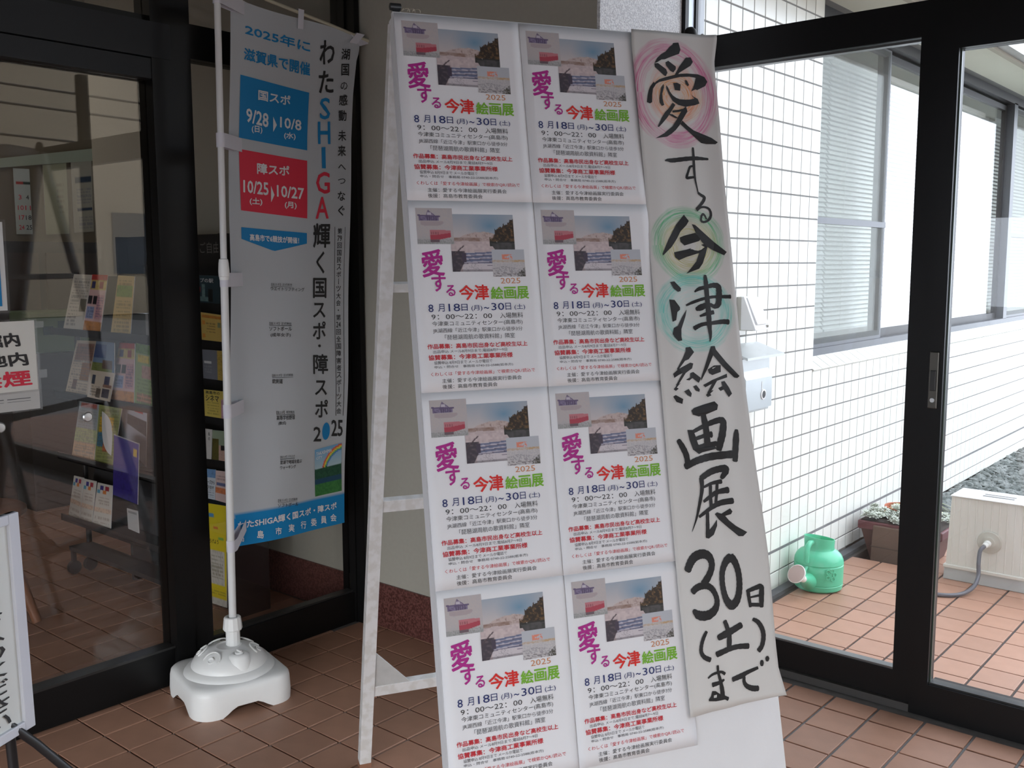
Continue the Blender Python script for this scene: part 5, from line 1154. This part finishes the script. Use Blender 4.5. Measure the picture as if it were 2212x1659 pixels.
flyer('leaflet', 'pale blue and peach leaflet at the left end of the third tier', RACK1['J'], flyer_paint(11, (175, 185, 190), [(.1, .06, .9, .14, (190, 110, 100)), (0, .50, 1, .72, (195, 205, 160)), (0, .72, 1, 1, (215, 185, 155))], std, (150, 150, 150)), R1)
flyer('leaflet', 'green map leaflet with a yellow square on the third tier', RACK1['K'], flyer_paint(12, (150, 155, 95), [(.1, .25, .75, .48, (220, 175, 40)), (.05, .5, .4, .72, (70, 120, 150)), (.35, .66, .7, .8, (190, 100, 60)), (.5, .05, .9, .2, (170, 175, 130))], std, (90, 90, 60)), R1)
flyer('leaflet', 'white leaflet with blue and red top behind the purple booklet', RACK1['L'], flyer_paint(13, (185, 188, 200), [(0, 0, .5, .12, (60, 100, 175)), (.5, .04, .85, .14, (190, 40, 50)), (.2, .25, 1, .5, (70, 70, 75))]), R1, k0=1.04)
flyer('booklet', 'purple booklet with a small yellow moon hanging on the wheeled rack', RACK1['M'], flyer_paint(14, (62, 52, 140), [(.8, .12, .92, .24, (220, 185, 90)), (0, .55, 1, 1, (48, 38, 125)), (0, 0, 1, .02, (215, 215, 220))]), R1, k0=.975, cat='booklet')
for k_, w_ in (('N1', 'leftmost'), ('N2', 'second from left'), ('N3', 'rightmost')):
    flyer('leaflet', 'white card with coloured dots on the lowest tier of the wheeled rack, '+w_, RACK1[k_], flyer_paint(15, (212, 208, 200), [(.2, .06, .42, .16, (60, 50, 140)), (.55, .06, .8, .16, (170, 40, 60)), (.4, .15, .62, .25, (225, 130, 40)), (.05, .16, .25, .24, (90, 160, 190)), (.0, .58, 1, .68, (222, 196, 175))], [(.15, .85, .30, .5, .07), (.1, .9, .72, .92, .12)], (150, 130, 120)), R1)
flyer('booklet', 'small white booklet low on the right of the wheeled rack', RACK1['O'], flyer_paint(18, (190, 190, 190), [(.1, .1, .9, .2, (150, 150, 150))]), R1, cat='booklet')
rk = mat('rack_black', (.018, .018, .02, 1), .45, metal=.3)
t = thing('leaflet_rack', 'black wheeled leaflet rack with four tiers behind the entrance glass', 'rack', (-4.1, 2.25, 0))
for x in (-4.62, -3.70):
    MB().tube([(x, 2.26, .10), (x, 2.26, .5), (x, 2.25, 1.0), (x, 2.27, 1.44)], .013, 10).build('upright', rk, t, smooth=True)
MB().tube([(-3.72, 2.17, 1.0), (-3.73, 2.16, .8), (-3.715, 2.17, .5), (-3.70, 2.22, .3), (-3.70, 2.25, .12)], .011, 10).build('side_brace', rk, t, smooth=True)
for z in (1.168, .875, .580, .282):
    s_ = MB().box(-4.62, -3.70, 2.13, 2.135, z-.012, z+.02).box(-4.62, -3.70, 2.13, 2.27, z-.012, z-.006); s_.build('tier_shelf', rk, t)
    MB().obox((-4.62, 2.262, z-.006), (.92, 0, 0), (0, .005, 0), (0, .055, .262)).build('tier_back', mat('rack_grey', (.035, .036, .04, 1), .6), t)
for x in (-4.60, -4.62+.9):
    for y in (2.17, 2.25):
        MB().box(x-.008, x+.008, y-.2*0-.01, y+.01, .05, .12).build('caster_fork', rk, t); w_ = t.children[-1]
        MB().lathe((x-.012, y, .033), [(.001, 0), (.030, 0), (.033, .004), (.033, .020), (.030, .024), (.001, .024)], 20, ax=(1, 0, 0)).build('caster_wheel', rk, w_, smooth=True)
MB().box(-4.62, -3.70, 2.16, 2.27, .115, .135).build('base_frame', rk, t)
K2 = .94
def z2(p): return C0+(Vector(p)-C0)*K2
t = thing('magazine_rack', 'tall black magazine rack standing against the beige wall behind the white pole', 'rack', (-3.85, 2.45, 0))
MB().box(-4.30, -3.47, 2.46, 2.48, .0, 1.60).build('back_panel', rk, t)
for x in (-4.30, -3.49): MB().box(x, x+.02, 2.30, 2.48, .0, 1.60).build('side_panel', rk, t)
for z in (1.318, 1.155, .995, .832, .645, .470, .01): MB().box(-4.28, -3.49, 2.362, 2.46, z-.030, z).box(-4.28, -3.49, 2.357, 2.363, z-.030, z+.012).build('shelf', rk, t)
sg = MB().box(-4.28, -3.49, 2.345, 2.355, 1.47, 1.60).build('sign_panel', rk, t)
mb = MB(); text_quad(mb, 'ご自由にお取りください', [(-3.72, 1.575), (-3.10, 1.575), (-3.10, 1.51), (-3.72, 1.51)], lambda a, b: Vector((a, 2.344, b)), 0)
mb = MB(); text_quad(mb, 'ご自由に', [(-3.69, 1.568), (-3.50, 1.568), (-3.50, 1.522), (-3.69, 1.522)], lambda a, b: Vector((a, 2.3442, b)), 0); mb.build('lettering', mat('ink_dim', (.22, .22, .22, 1), .6), sg)
MB().lathe((-3.98, 2.42, 1.60), [(.001, 0), (.06, 0), (.055, .02), (.04, .034), (.001, .038)], 20).build('rack_cap', mat('cap_grey', (.08, .09, .1, 1), .5), t, smooth=True)
R2 = 'magazines in the tall black rack'
flyer('leaflet', 'pink leaflet with a pale ring, far left of the tall rack beside the door stile', RACK2['P1'], flyer_paint(20, (222, 150, 155), [(.3, .3, .7, .6, (232, 175, 180)), (.1, .82, .5, .88, (150, 40, 50)), (0, .92, 1, 1, (215, 205, 205))]), R2, False, K2)
flyer('leaflet', 'beige leaflet with brown squares, far left of the tall rack below the pink one', RACK2['P2'], flyer_paint(21, (200, 170, 130), [(.15, .2, .45, .5, (150, 110, 75)), (.55, .2, .85, .5, (160, 120, 85)), (.15, .6, .45, .8, (170, 130, 90)), (.55, .6, .85, .8, (160, 115, 80)), (0, .88, 1, 1, (150, 150, 120))]), R2, False, K2)
flyer('magazine', 'dark teal magazine with a red spot on the top row of the tall rack', RACK2['Q1'], flyer_paint(22, (36, 62, 72), [(.0, .42, .18, .62, (170, 40, 50)), (.25, .32, .36, .95, (120, 150, 150)), (.45, .5, .62, .95, (20, 25, 30)), (0, .78, .45, .95, (110, 140, 140))]), R2, True, K2, 'magazine', txt=[('ープの駅', 'w', .02, .10, .66, .26)])
flyer('leaflet', 'yellow and orange leaflet on the second row of the tall rack', RACK2['Q2'], flyer_paint(23, (222, 190, 105), [(0, 0, .14, 1, (205, 205, 200)), (.2, .08, .95, .18, (215, 140, 60)), (.2, .28, .32, .42, (230, 150, 60)), (.2, .76, .32, .9, (230, 150, 60)), (.78, .3, .9, .5, (150, 160, 120))], [(.36, .72, .3, .7, .1)], (120, 80, 50)), R2, True, K2)
flyer('magazine', 'grey magazine with a small white mountain beside a yellow one on the third row', RACK2['Q3'], flyer_paint(24, (128, 130, 140), [(.72, 0, 1, 1, (205, 175, 85)), (.2, .38, .48, .46, (225, 225, 225))], [(.22, .5, .5, .78, .1)], (165, 165, 170)), R2, True, K2, 'magazine')
flyer('leaflet', 'yellow cinema leaflet with bold black heading on the fourth row of the tall rack', RACK2['Q4'], flyer_paint(25, (222, 200, 100), [(.85, .3, 1, 1, (205, 160, 185))], [(.15, .75, .45, .95, .1)], (150, 130, 60)), R2, True, K2, txt=[('シネマ', 'k', .10, .18, .75, .42), ('高島市の', 'k', .10, .03, .80, .15)])
flyer('book', 'white book with a red disc on the fifth row of the tall rack', RACK2['Q5'], flyer_paint(26, (205, 200, 195), [(0, .62, .42, 1, (190, 30, 60)), (.46, 0, .5, 1, (150, 145, 140))]), R2, True, K2, 'book', txt=[('私', 'k', .66, .10, .84, .22), ('の', 'k', .66, .27, .84, .37)])
flyer('magazine', 'magazine with an olive and skin-coloured cover on the fifth row of the tall rack', RACK2['Q6'], flyer_paint(27, (150, 165, 140), [(.0, .28, .45, 1, (95, 88, 40)), (.45, .5, .95, 1, (200, 165, 150)), (.6, .48, 1, .66, (40, 36, 40))]), R2, True, K2, 'magazine')
flyer('leaflet', 'white and sky blue leaflet with black text on the sixth row of the tall rack', RACK2['Q7'], flyer_paint(28, (205, 212, 220), [(0, 0, 1, .28, (110, 150, 195))], [(.1, .9, .7, .95, .08)], (90, 100, 120)), R2, True, K2, txt=[('シリーズから', 'k', .04, .36, .95, .50), ('飛び出せ', 'k', .10, .54, .9, .66)])
flyer('leaflet', 'pink leaflet with an orange band on the sixth row of the tall rack', RACK2['Q8'], flyer_paint(29, (215, 190, 185), [(0, .55, 1, .75, (215, 130, 85)), (.1, .38, .95, .5, (100, 110, 150))], [(.1, .9, .1, .3, .1)], (120, 90, 90)), R2, True, K2)
flyer('event_poster', 'long yellow event poster at the bottom of the tall rack behind the pole', RACK2['Q9'], flyer_paint(30, (222, 200, 40), [(.12, .46, .92, .80, (205, 200, 190)), (.0, .93, 1, 1, (210, 205, 195)), (.12, .10, .4, .13, (90, 150, 190)), (.35, .22, .6, .25, (215, 120, 50)), (.6, .32, .85, .35, (130, 180, 80))], [(.2, .84, .5, .74, .035), (.08, .94, .84, .90, .03)], (110, 100, 60)), R2, False, K2, 'poster', (26, 80), txt=[('ひろげよう', 'k', .02, .345, .62, .39)])
# papers on the far wall and dark cabinet below
XF = -6.6
struct(MB().box(-6.72, XF-.01, 2.0, 5.5, 0, 2.76).build('wall_hall_inner', MATS['hall_wall_brown']))
t = thing('wall_board', 'long pale board strip high on the far wall of the hall', 'board', (XF, 3.1, 2.15))
MB().add([(XF, 2.60, 2.06), (XF, 3.46, 2.185), (XF, 3.46, 2.268), (XF, 2.60, 2.11), (XF+.01, 2.60, 2.06), (XF+.01, 3.46, 2.185), (XF+.01, 3.46, 2.268), (XF+.01, 2.60, 2.11)], [(0, 1, 2, 3), (4, 7, 6, 5), (0, 4, 5, 1), (3, 2, 6, 7), (1, 5, 6, 2), (0, 3, 7, 4)]).build('panel', mat('pale_green_board', (.42, .46, .36, 1), .7), t)
flyer('wall_calendar', 'wall calendar with red Sundays on the far wall of the hall', WALL3['cal'], flyer_paint(31, (195, 200, 195), [(.12, .20, .58, .24, (185, 45, 35)), (.58, .20, 1, .24, (30, 50, 40))]), None, False, cat='calendar', txt=[('3', 'R', .24, .40, .42, .47), ('4', 'k', .70, .40, .88, .47), ('10', 'R', .16, .56, .52, .63), ('11', 'R', .62, .56, .96, .63), ('17', 'R', .20, .71, .54, .78), ('18', 'k', .62, .71, .98, .78), ('24', 'R', .18, .86, .50, .93), ('25', 'k', .62, .86, .98, .93)])
flyer('notice_sheet', 'large greenish notice sheet between the calendar and the blue-banded sheet', WALL3['p2'], flyer_paint(32, (170, 168, 140), [], [(.55, .85, .25, .7, .08)], (130, 120, 100)), None, False, cat='notice')
flyer('notice_sheet', 'notice sheet with two dark blue bands on the far wall of the hall', WALL3['p3'], flyer_paint(33, (172, 165, 150), [(.15, .22, .95, .31, (40, 55, 75)), (.2, .66, .95, .70, (35, 50, 75))], [(.2, .92, .36, .6, .04), (.25, .95, .74, .95, .05)], (110, 115, 130)), None, False, cat='notice')
t = thing('cabinet', 'dark low cabinet along the far wall of the hall', 'cabinet', (-6.4, 3.0, 0))
MB().box(-6.59, -6.3, 2.2, 4.2, 0, 1.62).build('carcass', mat('dark_cabinet', (.03, .024, .02, 1), .6), t)
for k in range(3): MB().box(-6.3, -6.285, 2.25+k*.65, 2.85+k*.65, .05, 1.55).build('door', mat('dark_cabinet_door', (.045, .030, .022, 1), .5), t)
t = thing('storage_box', 'green storage box with dark labels in front of the far cabinet', 'box', (-6.1, 2.95, 0))
MB().box(-6.22, -5.95, 2.62, 3.02, .95, 1.2).build('box_shell', mat('green_box', (.12, .17, .09, 1), .6), t, bevel=.01)
for k in range(3): MB().box(-5.949, -5.945, 2.70+k*.09, 2.76+k*.09, 1.06+.03*(k % 2), 1.11+.03*(k % 2)).build('label_patch', mat('dark_patch', (.02, .05, .05, 1), .6), t)
MB().box(-6.24, -5.93, 2.55, 3.4, .90, .95).build('stand_top', MATS['dark_cabinet'], t); MB().box(-6.20, -5.96, 2.6, 3.35, 0, .90).build('stand', MATS['dark_cabinet'], t)
# wooden stool behind the left sign
wd = mat('warm_wood', (.22, .085, .035, 1), .45, noise=.2, nscale=14)
t = thing('wooden_stool', 'brown wooden stool with splayed legs behind the entrance glass', 'stool', (-4.3, 1.62, 0))
MB().lathe((-4.30, 1.62, .44), [(.01, 0), (.19, 0), (.20, .008), (.20, .026), (.19, .034), (.01, .034)], 32).build('seat', wd, t, smooth=True)
for a in (.55, 2.1, 3.7, 5.3):
    d = Vector((cos(a), sin(a), 0)); MB().tube([Vector((-4.30, 1.62, .44))+d*.10, Vector((-4.30, 1.62, .001))+d*.26], [.026, .019], 12).build('leg', wd, t, smooth=True)
# ================================================================ NOTICES ON THE GLASS, STANDING SIGN
lam = glass('clear_sleeve', (.92, .92, .92, 1), 1.45, dirt=.06)
def glass_sheet(name, label, x, y0, y1, z0, z1, skew, col, txts, cat='notice'):
    t = thing(name, label, cat, (x, y1, z0))
    fn = lambda u, v, n=0: Vector((x+n, y0+(y1-y0)*u+skew*(1-v)*0, z1+(z0-z1)*v+.03*skew*u))
    sheet(1, 1, fn, None, .0015, Vector((1, 0, 0))).build('sheet', col, t)
    fr_ = MB()
    for a, b, c_, d in ((-.02, -.03, 1.02, .0), (-.02, 1.0, 1.02, 1.03), (-.02, 0, 0, 1), (1.0, 0, 1.02, 1)):
        q_ = [fn(a, b, .0004), fn(c_, b, .0004), fn(c_, d, .0004), fn(a, d, .0004)]; fr_.add(q_, [(0, 3, 2, 1)])
    fr_.build('sleeve_edge', lam, t)
    return t, fn
nosm, fn = glass_sheet('no_smoking_notice', 'white laminated no smoking notice with black and red characters on the entrance glass', -3.080, 1.02, 1.372, 1.092, 1.305, .1, mat('laminated_white', (.68, .68, .64, 1), .35), None)
for tx, c, a0, b0, a1, b1 in (('館内', 'k', .62, .16, .905, .36), ('敷地内', 'k', .42, .44, .965, .64), ('禁煙', 'R', .50, .70, .985, .93)):
    mb = MB(); text_quad(mb, tx, [(a0-.05, b0), (a1-.05, b0), (a1-.03, b1), (a0-.03, b1)], lambda a, b: fn(a, b, .0012), .03); mb.build('lettering', INK['R'] if c == 'R' else INK['k'], nosm)
mb = MB().box(-3.081, -3.079, 1.372, 1.40, 1.285, 1.305).box(-3.081, -3.079, 1.378, 1.402, 1.13, 1.155); mb.build('clear_tape', lam, nosm)
und, fn2 = glass_sheet('paper_notice', 'grey printed sheet under the no smoking notice on the entrance glass', -3.086, 1.0, 1.378, 1.032, 1.20, .1, mat('greyed_paper', (.50, .50, .49, 1), .6), None)
mb = MB()
for k in range(3): mb.box(-3.0855, -3.085, 1.12+.08*k, 1.19+.08*k, 1.07, 1.072).box(-3.0855, -3.085, 1.12+.08*k, 1.19+.08*k, 1.062, 1.063)
mb.build('printed_lines', INK['d'], und)
blu, fn3 = glass_sheet('blue_notice', 'bright blue notice in a white sleeve at the left edge, above the no smoking notice', -3.080, .92, 1.296, 1.338, 1.600, .1, mat('sleeve_white', (.66, .67, .67, 1), .4), None)
sheet(1, 1, lambda u, v: fn3(.03+.93*u, .03+.92*v, .0015)).build('blue_print', INK['b'], blu)
# standing white sign, front left
SR_T, SR_B = Vector((-2.215, .923, .937)), Vector((-2.212, .930, .441)); SU = Vector((.427, -.904, 0)).normalized(); SN = Vector((.904, .427, 0)).normalized()
SR_T = SR_T; t = thing('standing_sign', 'white framed standing sign with handwritten characters at the lower left corner', 'sign', SR_B-Vector((0, 0, .44)))
SD = (SR_B-SR_T)
def sq(u, v, n=0): return SR_T+SU*u+SD*v+SN*n       # u metres to the left from the right edge, v 0..1 down
mb = MB().prism([sq(0, 0, -.012), sq(.42, 0, -.012), sq(.42, 1, -.012), sq(0, 1, -.012)], SN*.010); mb.build('board', mat('sign_white', (.66, .69, .68, 1), .5), t)
fm_ = MB(); fw_ = .030
for a0, a1, b0, b1 in ((0, fw_, 0, 1), (.42-fw_, .42, 0, 1), (fw_, .42-fw_, 0, .045), (fw_, .42-fw_, .955, 1)):
    fm_.prism([sq(a0, b0, -.014), sq(a1, b0, -.014), sq(a1, b1, -.014), sq(a0, b1, -.014)], SN*.020)
fm_.build('frame', mat('frame_white', (.62, .65, .72, 1), .35), t, bevel=.002)
mb = MB()
for k, ch in enumerate('お入りください'):
    v0 = .40+k*.079; u0 = .100
    text_quad(mb, ch, [(.132, v0), (.064, v0), (.064, v0+.066), (.132, v0+.066)], lambda a, b: sq(a, b, .0006), .012)
mb.build('handwriting', INK['k'], t)
blk_ = mat('black_pipe', (.012, .012, .014, 1), .4)
for u_ in (.04, .38): MB().tube([sq(u_, .2, -.03), sq(u_, 1, -.03), Vector((sq(u_, 1).x-.02, sq(u_, 1).y, .015))], .011, 10).build('stand_leg', blk_, t, smooth=True)
lp = sq(.02, 1.0, -.02); dv = Vector((.05, .12, -.17)).normalized()
MB().tube([lp+Vector((.02, -.06, .06)), lp+Vector((.035, .02, -.035)), lp+Vector((.09, .11, -.16)), Vector((lp.x+.20, lp.y+.30, .014))], .010, 10).build('stand_brace', blk_, t, smooth=True)
MB().tube([Vector((lp.x+.30, lp.y-.5, .014)), Vector((lp.x+.16, lp.y+.30, .014)), Vector((lp.x-.25, lp.y+.26, .014))], .012, 10).build('stand_foot', blk_, t, smooth=True)
print('OBJECTS', len(bpy.data.objects), 'TRIS', sum(len(o.data.polygons) for o in bpy.data.objects if o.type == 'MESH'))
